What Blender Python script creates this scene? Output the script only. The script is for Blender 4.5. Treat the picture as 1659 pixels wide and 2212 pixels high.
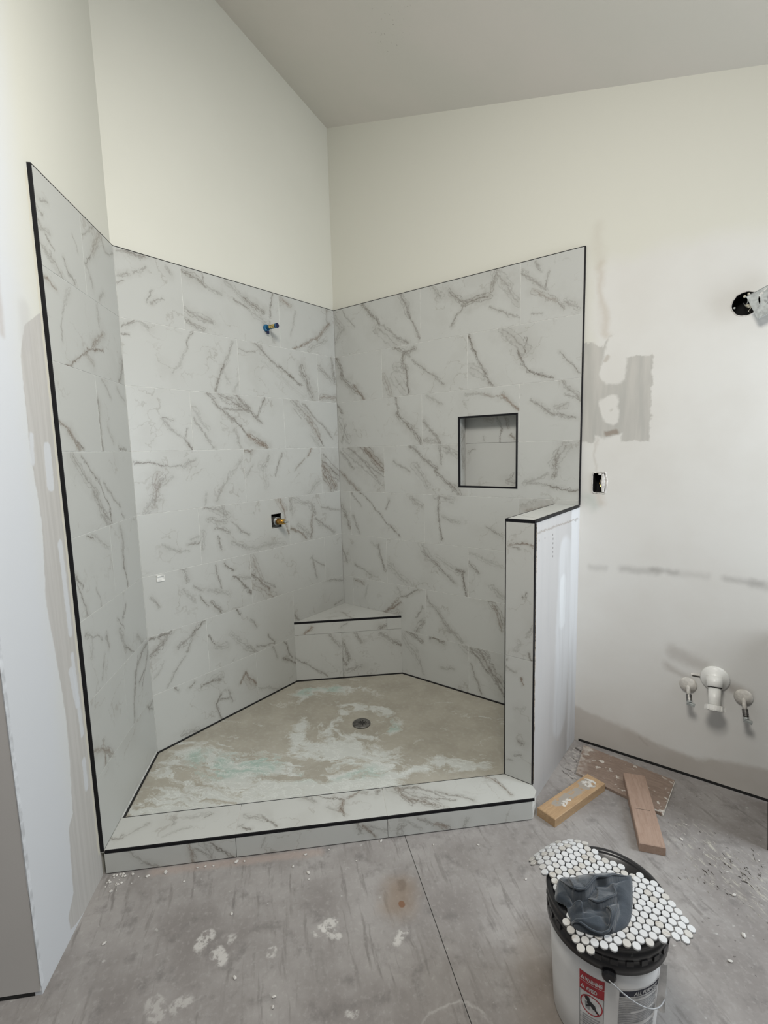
import bpy, bmesh, math, random
from mathutils import Vector, Matrix, Euler, noise as mnoise

SC = bpy.context.scene
for o in list(bpy.data.objects):
    bpy.data.objects.remove(o, do_unlink=True)
COL = SC.collection
rnd = random.Random(7)

# ------------------------------------------------------------------ camera
F_PX = 1076.4251
cam = bpy.data.cameras.new('camera')
cam.sensor_fit = 'VERTICAL'
cam.sensor_height = 36.0
cam.lens = F_PX / 2212.0 * 36.0
cam.clip_start = 0.02
cam_o = bpy.data.objects.new('camera', cam)
COL.objects.link(cam_o)
_a, _p, _r = math.radians(135 - 7.4695), math.radians(-7.1996), math.radians(-1.4915)
_f = Vector((math.cos(_a) * math.cos(_p), math.sin(_a) * math.cos(_p), math.sin(_p)))
_x = _f.cross(Vector((0, 0, 1))).normalized()
_u = _x.cross(_f)
_x, _u = _x * math.cos(_r) + _u * math.sin(_r), _u * math.cos(_r) - _x * math.sin(_r)
cam_o.matrix_world = Matrix((( _x.x, _u.x, -_f.x, 2.3847), (_x.y, _u.y, -_f.y, -2.6023), (_x.z, _u.z, -_f.z, 1.5905), (0, 0, 0, 1)))
SC.camera = cam_o

# ------------------------------------------------------------------ light
vs = SC.view_settings
vs.view_transform = 'Standard'
vs.look = 'None'
vs.gamma = 1.0
vs.use_curve_mapping = False
vs.exposure = -0.14
world = bpy.data.worlds.new('world')
SC.world = world
world.use_nodes = True
bg = world.node_tree.nodes['Background']
bg.inputs[0].default_value = (0.95, 0.98, 1.0, 1)
bg.inputs[1].default_value = 0.225

def area(name, loc, target, sx, sy, power, color):
    l = bpy.data.lights.new(name, 'AREA')
    l.shape = 'RECTANGLE'
    l.size, l.size_y = sx, sy
    l.energy = power
    l.color = color
    o = bpy.data.objects.new(name, l)
    COL.objects.link(o)
    o.location = loc
    o.rotation_euler = (Vector(target) - Vector(loc)).to_track_quat('-Z', 'Y').to_euler()
    return o
# daylight from a window in the sink wall, further along than the frame shows
area('window_light', (3.35, -0.16, 1.62), (1.0, -1.75, 1.15), 1.0, 1.25, 60, (0.85, 0.93, 1.0))
# warm ceiling fixture above the middle of the room
area('ceiling_light', (2.05, -2.15, 3.2), (1.35, -1.45, 0.8), 0.7, 0.7, 62, (1.0, 0.965, 0.90))

# ---- shared plan of the room (metres) ----
Q=2**-.5
L=1.4444; D=.6525; ZT=2.5292; ZP=.0818; ZC=.0998; ZS=.4852; BS=.4904; BS2=.5079
R=1.6407; ZH=1.2814; HW=.1322; HE=.6101; CW=.1749
ZJ=[2.5292]+[2.2193-.3048*k for k in range(8)]
DL=(Q,-Q,0.); NL=(Q,Q,0.)
G=.0009
def lw(t,z=0.,k=0.): return (DL[0]*t+NL[0]*k, -L+DL[1]*t+NL[1]*k, z)
def split(frames):
    """rows of 12x24 in tiles -> {frame: (origin,U,V,N,[rects])}"""
    F={}
    Z=(0.,0.,1.)
    def rows(joints_by_row,lo,hi,z0s):
        out=[]
        for r in range(8):
            js=[lo]+[j for j in joints_by_row(r) if lo<j<hi]+[hi]
            for a,b in zip(js,js[1:]): out.append((a,max(ZJ[r+1],z0s),b,ZJ[r]))
        return out
    F['back']=((0.,-L,0.),(0.,1.,0.),Z,(1.,0.,0.),rows(lambda r:[L-j for j in ((1.117,.485) if r%2==0 else (.803,.178))],0.,L,ZP+.006))
    F['right']=((0.,0.,0.),(1.,0.,0.),Z,(0.,-1.,0.),rows(lambda r:(((.697,1.318) if r<4 else (.091,.7025,1.319)) if r%2==0 else (.397,1.008)),0.,R-.004,ZP+.006))
    F['left']=(lw(D-.004),(-DL[0],-DL[1],0.),Z,NL,rows(lambda r:([D-.004-.321] if r%2==0 else []),0.,D-.004,ZC+.001))
    F['curbtop']=(lw(D-.004,ZC),NL,(-DL[0],-DL[1],0.),Z,[(0.,0.,.487,CW-.004),(.487,0.,1.092,CW-.004),(1.092,0.,1.66,CW-.004)])
    F['curbfront']=(lw(D,0.),NL,Z,DL,[(0.,.004,.487,ZC-.012),(.487,.004,1.092,ZC-.012),(1.092,.004,1.715,ZC-.012)])
    F['halfend']=((R-HW,-HE,0.),(1.,0.,0.),Z,(0.,-1.,0.),[(.004,.671,HW-.004,ZH-.013),(.004,ZC+.001,HW-.004,.671)])
    F['cap']=((R-HW,-HE,ZH),(1.,0.,0.),(0.,1.,0.),Z,[(0.004,.012,HW-.012,.33),(0.004,.33,HW-.012,HE-.001)])
    bl=(BS**2+BS2**2)**.5
    F['bfront']=((0.,-BS,0.),(BS2/bl,BS/bl,0.),Z,(BS/bl,-BS2/bl,0.),[(0.,.397,.609,ZS-.012),(.609,.397,bl,ZS-.012),(0.,ZP+.006,.306,.397),(.306,ZP+.006,bl,.397)])
    F['btop']=((0.,0.,ZS),(1.,0.,0.),(0.,1.,0.),Z,[(0.,-.49,.508,0.)])
    F['niche']=((.945,.09,1.355),(1.,0.,0.),Z,(0.,-1.,0.),[(0.,0.,.365,.2553),(0.,.2553,.365,.41)])
    return F
VEINS={
'back1':[[384,232,514,185,160,80,0],[8,286,131,245,172,70,0],[585,303,559,168,33,70,0],[5,103,162,54,174,50,0],[7,49,99,15,144,60,0],[307,204,411,183,62,60,0],[257,297,397,211,185,35,0],[418,178,551,122,194,35,0],[553,141,578,17,66,40,0],[131,245,230,222,148,40,0],[115,297,125,255,44,50,0]],
'back2':[[307,99,106,7,43,70,50],[429,211,307,99,148,70,50],[401,106,242,26,220,40,0],[135,233,88,85,52,30,0],[16,282,95,262,136,50,80],[413,301,413,208,74,40,0]],
'back3':[[540,163,490,10,61,80,0],[617,280,540,163,77,40,0],[9,267,76,307,73,60,0],[328,205,250,75,56,30,0],[364,296,329,249,17,60,0],[76,307,140,284,89,40,0],[6,233,41,240,23,80,0],[635,70,601,12,78,30,0],[329,249,335,217,34,50,0],[546,104,579,59,123,25,0]],
'back4':[[290,195,476,92,52,90,0],[479,210,571,21,216,70,0],[107,309,289,182,82,60,0],[481,162,552,48,144,50,0],[172,201,501,17,206,15,0],[3,245,118,245,16,40,0],[163,301,176,259,33,50,0]],
'back5':[[8,25,166,27,189,60,50],[131,303,167,148,152,60,0],[9,220,167,140,225,50,0]],
'back6':[[167,161,284,46,84,40,0],[284,46,318,8,43,90,0],[301,103,280,46,23,60,0],[168,166,225,152,17,60,0]],
'back7':[[269,310,452,152,96,70,0],[154,302,346,228,155,70,0],[103,298,265,162,76,70,0],[358,76,480,7,164,95,60],[266,175,358,63,64,80,0],[488,306,422,180,49,70,0],[10,167,118,15,59,50,0],[205,227,354,228,63,60,0],[8,212,98,105,147,30,0],[261,107,300,19,126,40,0]],
'back8':[[195,207,300,72,294,60,40],[67,303,224,187,286,50,0],[295,174,430,64,57,60,0],[170,277,295,174,55,60,0],[300,72,339,16,38,90,0],[218,86,307,12,148,30,0],[91,238,136,191,21,50,0]],
'back9':[[12,256,167,232,31,80,0],[148,170,93,56,124,60,0],[532,158,443,22,77,40,0],[117,191,109,92,217,50,40],[182,223,267,231,23,50,0],[267,231,333,252,87,50,0],[88,69,38,0,184,35,0],[613,230,532,158,110,30,0],[202,173,151,126,126,30,0],[391,70,374,17,45,30,0]],
'back10':[[290,273,223,139,41,60,0],[184,262,119,184,167,50,0],[476,232,384,165,43,50,40],[4,305,54,291,129,80,30],[611,86,493,13,223,30,0],[546,303,507,253,55,70,90],[113,211,146,89,300,20,0],[64,213,20,157,65,30,0]],
'back11':[[5,220,177,105,462,80,0],[14,190,138,37,230,90,30],[11,145,92,25,229,95,30]],
'back12':[[118,128,243,86,57,35,0],[255,119,324,117,44,60,0],[273,143,313,146,44,40,0]],
'back13':[[568,310,621,70,35,80,50],[311,31,585,19,136,30,0],[200,205,316,110,48,50,0],[53,236,157,210,153,50,0],[105,186,181,144,124,60,0],[85,294,181,239,216,45,0],[541,313,590,231,312,40,80],[199,90,295,34,129,40,0],[107,130,123,58,62,60,0],[14,175,7,85,180,35,0],[149,305,159,248,155,50,0],[31,306,85,300,30,60,0]],
'back14':[[15,110,136,18,91,80,40],[235,132,404,23,115,60,0],[206,165,176,12,93,70,30],[293,208,470,165,46,50,0],[27,302,210,232,218,40,0],[73,116,177,27,183,50,0],[200,234,227,170,186,60,0],[17,288,22,217,177,50,0]],
'back0':[[57,308,144,299,87,70,0],[157,98,222,129,46,50,0],[133,104,174,153,24,50,0],[78,215,146,254,44,40,0],[17,291,57,302,86,50,0],[19,189,54,209,86,50,0],[255,283,265,244,62,40,0],[10,154,34,171,23,50,0]],
'back15':[[402,281,433,143,43,60,0],[521,189,596,119,45,80,0],[370,71,422,5,107,80,0],[468,275,524,234,73,80,0],[300,133,345,63,42,70,0],[596,115,634,67,38,80,0],[367,144,480,102,143,35,0],[33,201,73,137,48,50,0],[556,182,636,156,150,40,0],[213,300,230,241,134,50,0],[204,192,264,114,102,30,0],[271,197,314,165,69,50,0]],
'back16':[[6,185,122,62,97,90,0],[10,113,159,4,351,45,40],[12,276,77,121,230,45,30],[502,191,541,32,65,50,0],[60,149,173,58,59,50,0],[490,185,608,108,52,50,0]],
'back20':[[284,319,480,270,68,50,0],[1,148,53,89,63,70,0],[389,112,472,128,46,50,0]],
'back18':[[109,293,6,203,162,70,0],[8,296,109,293,49,80,0],[324,298,243,254,28,80,0],[251,259,157,198,136,60,0],[189,144,132,74,34,50,0],[132,74,84,2,33,40,0],[233,222,199,169,68,50,0],[68,140,16,85,49,30,0]],
'back19':[[325,43,462,5,47,60,0],[417,95,463,13,40,60,0],[152,171,269,47,188,30,0],[4,197,41,148,35,80,0],[260,50,318,9,154,60,0],[290,215,333,154,58,50,0],[55,128,113,115,253,40,0],[188,298,212,269,37,80,0]],
'back21':[[558,215,631,110,77,80,60],[280,253,392,230,43,80,0],[358,107,375,6,55,80,0],[558,215,518,156,57,80,60],[140,26,229,8,173,50,0],[438,157,454,80,56,60,0],[394,145,358,107,44,80,0],[384,118,451,105,44,60,0],[229,288,196,258,52,70,0],[395,260,311,247,215,30,0],[556,180,598,123,345,30,90],[118,290,138,268,27,70,0]],
'back22':[[322,152,613,-87,53,50,0],[211,312,289,164,41,80,0],[214,191,309,122,62,80,0],[2,80,170,10,80,30,0],[127,307,162,210,40,40,0]],
'right0':[[565,291,689,25,59,70,0],[258,301,386,159,103,80,0],[423,124,606,9,75,60,0],[372,132,521,11,407,40,0],[553,302,610,188,246,50,0],[89,281,184,172,32,50,0],[-1,96,84,178,164,40,0],[14,253,70,181,273,40,0]],
'right1':[[297,172,445,177,223,80,0],[194,244,297,172,183,70,0],[445,118,610,31,43,50,0],[277,158,214,63,55,70,0],[500,298,463,215,173,60,0],[547,206,610,112,298,40,0],[482,285,556,212,343,40,0],[76,304,141,237,141,40,0]],
'right2':[[5,253,133,147,103,50,0],[66,153,175,77,164,50,40],[140,231,129,156,49,60,0],[159,96,224,44,81,50,0],[232,66,287,25,119,50,0],[82,291,99,248,82,50,0],[51,44,110,30,25,40,0]],
'right3':[[9,303,69,168,138,80,0],[54,169,180,61,164,70,0],[167,105,248,8,135,90,40]],
'right4':[[242,213,456,43,73,60,0],[182,182,208,14,60,90,0],[111,303,207,247,150,70,0],[256,278,171,251,99,80,0],[16,131,65,26,258,50,30],[106,122,178,26,455,35,0],[171,242,157,175,125,70,0],[107,181,181,163,302,40,0]],
'right5':[[55,178,153,9,67,70,0],[355,65,483,10,50,90,0],[6,299,55,186,68,90,0],[301,171,355,65,43,80,0],[514,142,619,27,40,60,0],[209,301,336,182,343,45,0],[344,230,336,166,21,80,0],[15,121,105,75,317,35,0]],
'right8':[[151,153,291,112,62,60,0],[223,302,312,206,101,50,0],[73,216,151,153,63,60,0],[240,235,320,197,40,50,0],[193,166,249,186,165,40,0]],
'right6':[[515,205,688,8,177,80,0],[499,307,522,205,77,70,0],[68,146,33,37,84,60,0],[9,171,93,57,335,40,0],[0,304,42,224,56,70,0]],
'right7':[[6,145,130,4,122,60,0],[531,246,614,172,87,70,80],[294,284,445,262,91,40,0],[425,264,540,228,53,50,40],[15,27,107,14,147,40,0],[43,296,133,242,97,30,0]],
'right9':[[221,304,394,152,323,95,30],[91,307,393,99,653,50,0],[134,284,339,98,82,60,0],[7,139,166,7,112,60,40],[14,275,129,162,112,50,0]],
'right10':[[393,144,559,11,146,70,0],[206,305,336,193,100,60,0],[240,183,334,54,302,40,0],[78,205,203,143,77,50,0],[336,193,405,154,148,70,0],[429,290,428,193,97,60,0],[452,299,539,249,240,50,0]],
'right11':[[467,72,625,43,33,80,0],[523,240,500,115,126,70,0],[343,78,466,131,129,40,0],[564,272,508,182,333,40,0],[361,87,467,72,108,40,0]],
'right12':[[3,203,84,47,143,70,0]],
'right13':[[61,334,253,165,33,70,0],[253,165,422,15,53,70,0],[15,299,99,201,34,50,0],[23,129,77,19,84,50,0],[517,274,601,226,204,40,0],[308,190,337,256,43,60,0]],
'right14':[[103,291,106,132,74,70,0],[106,132,128,23,40,80,0],[420,135,529,78,37,50,0],[74,290,209,276,196,40,0],[141,174,241,151,146,40,0]],
'right15':[[43,242,158,274,521,40,60]],
'right16':[[337,260,372,86,109,70,0],[114,99,258,37,85,50,0],[-3,216,38,114,87,50,0],[281,266,350,228,110,30,0]],
'right17':[[302,243,510,74,101,60,0],[577,133,598,6,58,90,0],[4,134,173,14,268,35,0],[385,221,544,149,248,30,0],[533,158,588,145,98,80,0],[279,293,338,216,255,40,0]],
'right18':[[-1,276,214,214,141,30,0],[-1,207,73,158,120,60,0],[155,92,215,34,187,40,0]],
'right20':[[413,182,264,85,73,90,50],[554,293,415,222,57,70,0],[390,208,302,102,147,70,50],[600,98,537,7,235,60,0],[586,192,539,106,47,60,0],[11,283,91,274,128,60,50],[388,118,326,76,244,40,50],[393,288,415,222,72,40,0],[130,269,114,183,101,30,0]],
'right21':[[8,265,165,67,137,50,0],[458,295,530,178,252,70,0],[458,277,522,141,84,60,40],[165,86,256,12,135,50,0]],
'right24':[[162,301,264,258,143,80,0],[342,295,438,292,92,90,0],[125,258,250,116,288,35,0],[532,336,606,260,267,40,0],[415,118,510,123,92,40,0],[261,119,282,34,95,40,0]],
'right25':[[68,295,227,92,344,70,0],[10,282,144,169,52,80,0],[144,196,227,38,64,70,0],[10,189,87,16,66,60,0],[5,281,116,270,262,60,0]],
'bfront0':[[66,5,106,52,95,70,100],[563,16,605,38,145,80,0],[304,34,343,61,57,50,0]],
'bfront2':[[12,155,206,19,48,60,0],[226,298,290,214,120,60,0]],
'bfront3':[[13,242,47,109,96,70,0],[9,252,1,21,241,40,0],[266,284,391,194,146,50,0],[26,49,123,62,145,50,0],[0,132,37,89,72,80,0],[352,218,396,184,73,80,0],[92,306,129,244,96,60,0]],
'btop0':[[111,333,284,270,39,60,0],[110,190,155,254,97,30,0]],
'left0':[[154,80,232,6,34,60,0],[-3,70,78,45,105,50,0],[85,39,147,6,26,60,0],[50,107,102,82,21,70,0],[-3,109,79,126,84,40,0],[-6,198,48,169,31,50,0],[35,217,83,224,63,50,0],[-2,147,30,122,62,50,0],[241,183,282,145,19,40,0]],
'left1':[[181,309,84,193,181,50,40],[120,304,4,228,15,50,0],[230,247,332,274,42,50,0],[67,167,12,120,50,70,0],[23,119,63,51,100,40,0],[161,56,114,12,66,40,0],[191,298,218,248,54,40,0]],
'left2':[[275,83,99,2,19,80,40],[276,88,434,124,25,90,40],[450,193,324,107,128,60,50],[649,104,580,-1,143,60,0],[128,219,81,84,18,40,0],[6,273,75,254,53,60,70],[251,74,320,38,147,40,40],[425,297,418,216,52,40,0],[130,228,184,266,91,30,0]],
'left4':[[5,141,10,4,64,70,0],[185,21,255,5,42,70,0],[-1,221,8,158,76,70,0],[217,277,294,230,85,40,0],[76,296,138,231,80,40,0],[83,104,121,42,80,30,0]],
'left3':[[68,75,138,2,114,80,50],[-13,106,77,76,65,70,50],[108,45,169,4,35,80,0]],
'left5':[[76,291,250,136,214,50,0],[208,149,343,7,152,60,0],[275,194,356,63,26,80,0],[144,291,263,195,36,70,0],[320,182,464,62,40,50,0],[343,65,355,5,26,90,0],[257,65,316,0,77,50,0],[471,27,496,13,56,60,0]],
'left6':[[15,140,74,-1,34,60,0],[-5,178,51,126,34,80,0],[171,287,310,227,50,40,0],[119,294,167,273,19,90,0],[158,82,184,-2,29,40,0]],
'left7':[[117,99,138,2,34,80,0],[123,189,117,99,84,70,0],[103,282,137,186,83,50,0]],
'left8':[[376,59,469,3,56,70,0],[30,243,170,190,29,50,0],[341,152,372,44,191,50,0],[326,208,384,154,41,60,0],[420,245,379,195,41,70,0],[165,114,134,34,49,50,0],[204,182,215,120,63,60,0],[517,63,586,-1,74,40,0],[76,220,72,153,95,30,0]],
'left10':[[135,216,58,-14,91,60,0],[317,249,193,113,37,70,0],[326,284,174,240,121,70,0],[182,273,98,129,29,70,0],[231,171,157,135,38,70,0]],
'left11':[[556,272,641,230,47,90,0],[651,267,578,264,59,70,0]],
'left9':[[-6,126,158,8,124,60,60],[86,95,81,11,62,70,60],[90,52,154,-10,48,50,0]],
'curbtop0':[[-7,53,48,59,33,60,0],[265,121,369,127,116,30,0],[199,27,300,69,33,30,0],[54,72,120,114,42,40,0],[346,107,369,127,29,60,0],[219,129,224,89,57,40,0],[29,55,41,78,33,50,0]],
'curbtop1':[[312,165,430,122,25,70,0],[91,84,164,22,34,80,0],[429,113,415,63,123,80,50],[409,81,431,35,45,90,40],[26,91,98,75,144,50,0],[254,175,308,131,90,50,0],[496,166,455,127,63,60,50],[367,97,414,55,76,40,0],[29,29,54,21,42,90,0],[592,160,582,133,79,70,0],[-22,26,23,49,56,40,0],[502,165,533,151,80,50,0]],
'curbtop2':[[52,163,217,29,345,50,0],[115,82,217,29,123,90,20],[64,156,112,65,126,95,20],[154,150,268,56,47,70,0],[230,109,375,29,63,60,0],[160,84,296,42,37,70,0],[498,141,545,37,38,80,40],[83,153,148,151,96,90,0],[470,176,498,141,99,60,50]],
'curbfront0':[[394,73,479,-9,27,80,0],[316,87,320,-3,109,60,60],[136,24,206,-5,54,60,0],[396,16,330,61,82,50,0],[364,87,396,16,164,40,0],[85,84,136,24,67,40,0]],
'curbfront1':[[505,65,557,6,44,80,40],[523,63,626,16,119,40,0],[476,95,504,33,59,60,0],[116,78,97,31,28,40,0]],
'curbfront2':[[123,74,245,12,60,50,0],[208,37,248,5,121,70,60],[56,70,134,27,120,35,0],[55,44,42,20,120,50,0],[332,33,313,3,91,40,0]],
'halfend0':[[76,513,124,513,21,80,60],[39,504,76,515,14,80,40],[106,35,118,4,54,70,0],[123,166,94,112,54,40,0],[89,299,82,272,21,70,0],[12,493,42,505,36,50,40],[65,79,61,29,91,30,0],[31,489,57,481,14,60,0],[70,278,67,266,14,80,0],[112,508,125,502,44,50,60]],
'halfend1':[[77,478,81,449,25,90,90],[2,515,55,507,62,40,0],[40,106,75,124,63,50,0],[66,179,88,178,63,60,0],[8,520,43,510,37,40,0],[56,332,86,350,62,30,0],[9,76,27,79,43,40,0],[4,550,11,556,22,60,0]],
'cap0':[[-7,132,100,65,18,50,0]],
'cap1':[[-4,56,11,179,63,40,0]],
'niche1':[[231,83,219,2,23,70,0],[205,138,231,83,60,50,0],[254,135,263,81,90,50,40],[289,39,314,8,60,60,40],[130,145,173,122,153,30,50],[119,39,123,14,12,50,0]],
'niche0':[[312,74,265,34,30,50,0],[57,219,12,194,13,60,0],[271,28,313,26,181,50,0]],
}
FR = split(None)
DT = 0.012          # tile stands this far proud of the drywall
def ceil_z(x, y):
    return 3.6716 - 0.2781 * x - 0.2956 * y

# ------------------------------------------------------------------ node helpers
class NB:
    def __init__(self, nt):
        self.nt = nt; self.l = nt.links
    def n(self, t, **k):
        n = self.nt.nodes.new(t)
        for a, b in k.items(): setattr(n, a, b)
        return n
    def put(self, s, v):
        if hasattr(v, 'is_linked') or isinstance(v, bpy.types.NodeSocket): self.l.new(v, s)
        else: s.default_value = v
    def m(self, op, a, b=None, c=None, clamp=False):
        n = self.n('ShaderNodeMath', operation=op, use_clamp=clamp)
        for i, v in enumerate((a, b, c)):
            if v is not None: self.put(n.inputs[i], v)
        return n.outputs[0]
    def v(self, op, a, b=None, scale=None):
        n = self.n('ShaderNodeVectorMath', operation=op)
        self.put(n.inputs[0], a)
        if b is not None: self.put(n.inputs[1], b)
        if scale is not None: self.put(n.inputs['Scale'], scale)
        return n.outputs['Value' if op in ('DOT_PRODUCT', 'LENGTH', 'DISTANCE') else 'Vector']
    def comb(self, x, y, z=0.0):
        n = self.n('ShaderNodeCombineXYZ')
        for i, q in enumerate((x, y, z)): self.put(n.inputs[i], q)
        return n.outputs[0]
    def sep(self, v):
        n = self.n('ShaderNodeSeparateXYZ'); self.put(n.inputs[0], v)
        return n.outputs
    def noise(self, vec, scale, detail=3.0, rough=0.55, dist=0.0, color=False, w=None):
        n = self.n('ShaderNodeTexNoise')
        if w is not None:
            n.noise_dimensions = '4D'; self.put(n.inputs['W'], w)
        self.put(n.inputs['Vector'], vec)
        n.inputs['Scale'].default_value = scale; n.inputs['Detail'].default_value = detail
        n.inputs['Roughness'].default_value = rough; n.inputs['Distortion'].default_value = dist
        return n.outputs['Color' if color else 'Fac']
    def ramp(self, v, a, b, lo=0.0, hi=1.0, smooth=True):
        n = self.n('ShaderNodeMapRange', interpolation_type='SMOOTHSTEP' if smooth else 'LINEAR')
        n.clamp = True
        self.put(n.inputs['Value'], v)
        self.put(n.inputs['From Min'], a); self.put(n.inputs['From Max'], b)
        self.put(n.inputs['To Min'], lo); self.put(n.inputs['To Max'], hi)
        return n.outputs[0]
    def mix(self, f, a, b):
        n = self.n('ShaderNodeMix', data_type='RGBA')
        self.put(n.inputs[0], f)
        for s, q in ((n.inputs[6], a), (n.inputs[7], b)):
            if isinstance(q, tuple) and len(q) == 3: q = (*q, 1)
            self.put(s, q)
        return n.outputs[2]
    def curve(self, v, pts):
        """piecewise linear function of v"""
        lo, hi = min(p[0] for p in pts), max(p[0] for p in pts)
        a, b = min(p[1] for p in pts), max(p[1] for p in pts)
        r = self.n('ShaderNodeValToRGB')
        el = r.color_ramp.elements
        while len(el) < len(pts): el.new(0.5)
        pos = sorted(pts)
        for e, p in zip(sorted(el, key=lambda e: e.position), pos): e.position = 0.0
        for i, p in enumerate(pos):
            el[i].position = (p[0] - lo) / (hi - lo)
            g = (p[1] - a) / (b - a)
            el[i].color = (g, g, g, 1)
        self.put(r.inputs[0], self.ramp(v, lo, hi, smooth=False))
        return self.m('MULTIPLY_ADD', r.outputs[0], b - a, a)
    def cap(self, P, a, b, w, soft):
        """soft capsule mask from a to b, half width w"""
        ab = (b[0] - a[0], b[1] - a[1], 0)
        L2 = max(ab[0] ** 2 + ab[1] ** 2, 1e-9)
        ap = self.v('SUBTRACT', P, (a[0], a[1], 0))
        t = self.m('MULTIPLY', self.v('DOT_PRODUCT', ap, ab), 1 / L2, clamp=True)
        d = self.v('LENGTH', self.v('SUBTRACT', ap, self.v('SCALE', ab, scale=t)))
        return self.ramp(d, w - soft, w + soft, 1.0, 0.0)
    def box(self, P, x0, x1, y0, y1, soft):
        s = self.sep(P)
        dx = self.m('SUBTRACT', self.m('ABSOLUTE', self.m('SUBTRACT', s[0], (x0 + x1) / 2)), (x1 - x0) / 2)
        dy = self.m('SUBTRACT', self.m('ABSOLUTE', self.m('SUBTRACT', s[1], (y0 + y1) / 2)), (y1 - y0) / 2)
        return self.ramp(self.m('MAXIMUM', dx, dy), -soft, soft, 1.0, 0.0)

def srgb(r, g, b):
    f = lambda c: ((c / 255 + 0.055) / 1.055) ** 2.4 if c > 10 else c / 255 / 12.92
    return (f(r), f(g), f(b))
def mat(name):
    m = bpy.data.materials.new(name); m.use_nodes = True
    nt = m.node_tree
    b = nt.nodes['Principled BSDF']
    return m, NB(nt), b
def finish(nb, b, col, rough=0.5, bump=None, bstr=0.3, bdist=0.002, metal=0.0, spec=None):
    if isinstance(col, tuple) and len(col) == 3: col = (*col, 1)
    nb.put(b.inputs['Base Color'], col)
    nb.put(b.inputs['Roughness'], rough)
    b.inputs['Metallic'].default_value = metal
    if spec is not None: b.inputs['Specular IOR Level'].default_value = spec
    if bump is not None:
        n = nb.n('ShaderNodeBump'); n.inputs['Strength'].default_value = bstr; n.inputs['Distance'].default_value = bdist
        nb.put(n.inputs['Height'], bump); nb.l.new(n.outputs[0], b.inputs['Normal'])
def simple(name, col, rough=0.5, metal=0.0, nscale=30, namt=0.12, bstr=0.0, spec=None):
    m, nb, b = mat(name)
    tc = nb.n('ShaderNodeTexCoord').outputs['Object']
    f = nb.noise(tc, nscale, 4)
    c2 = tuple(c * (1 - namt * 2) for c in col); c3 = tuple(min(1, c * (1 + namt)) for c in col)
    finish(nb, b, nb.mix(nb.ramp(f, .3, .7), c2, c3), rough, f if bstr else None, bstr, metal=metal, spec=spec)
    return m

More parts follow.
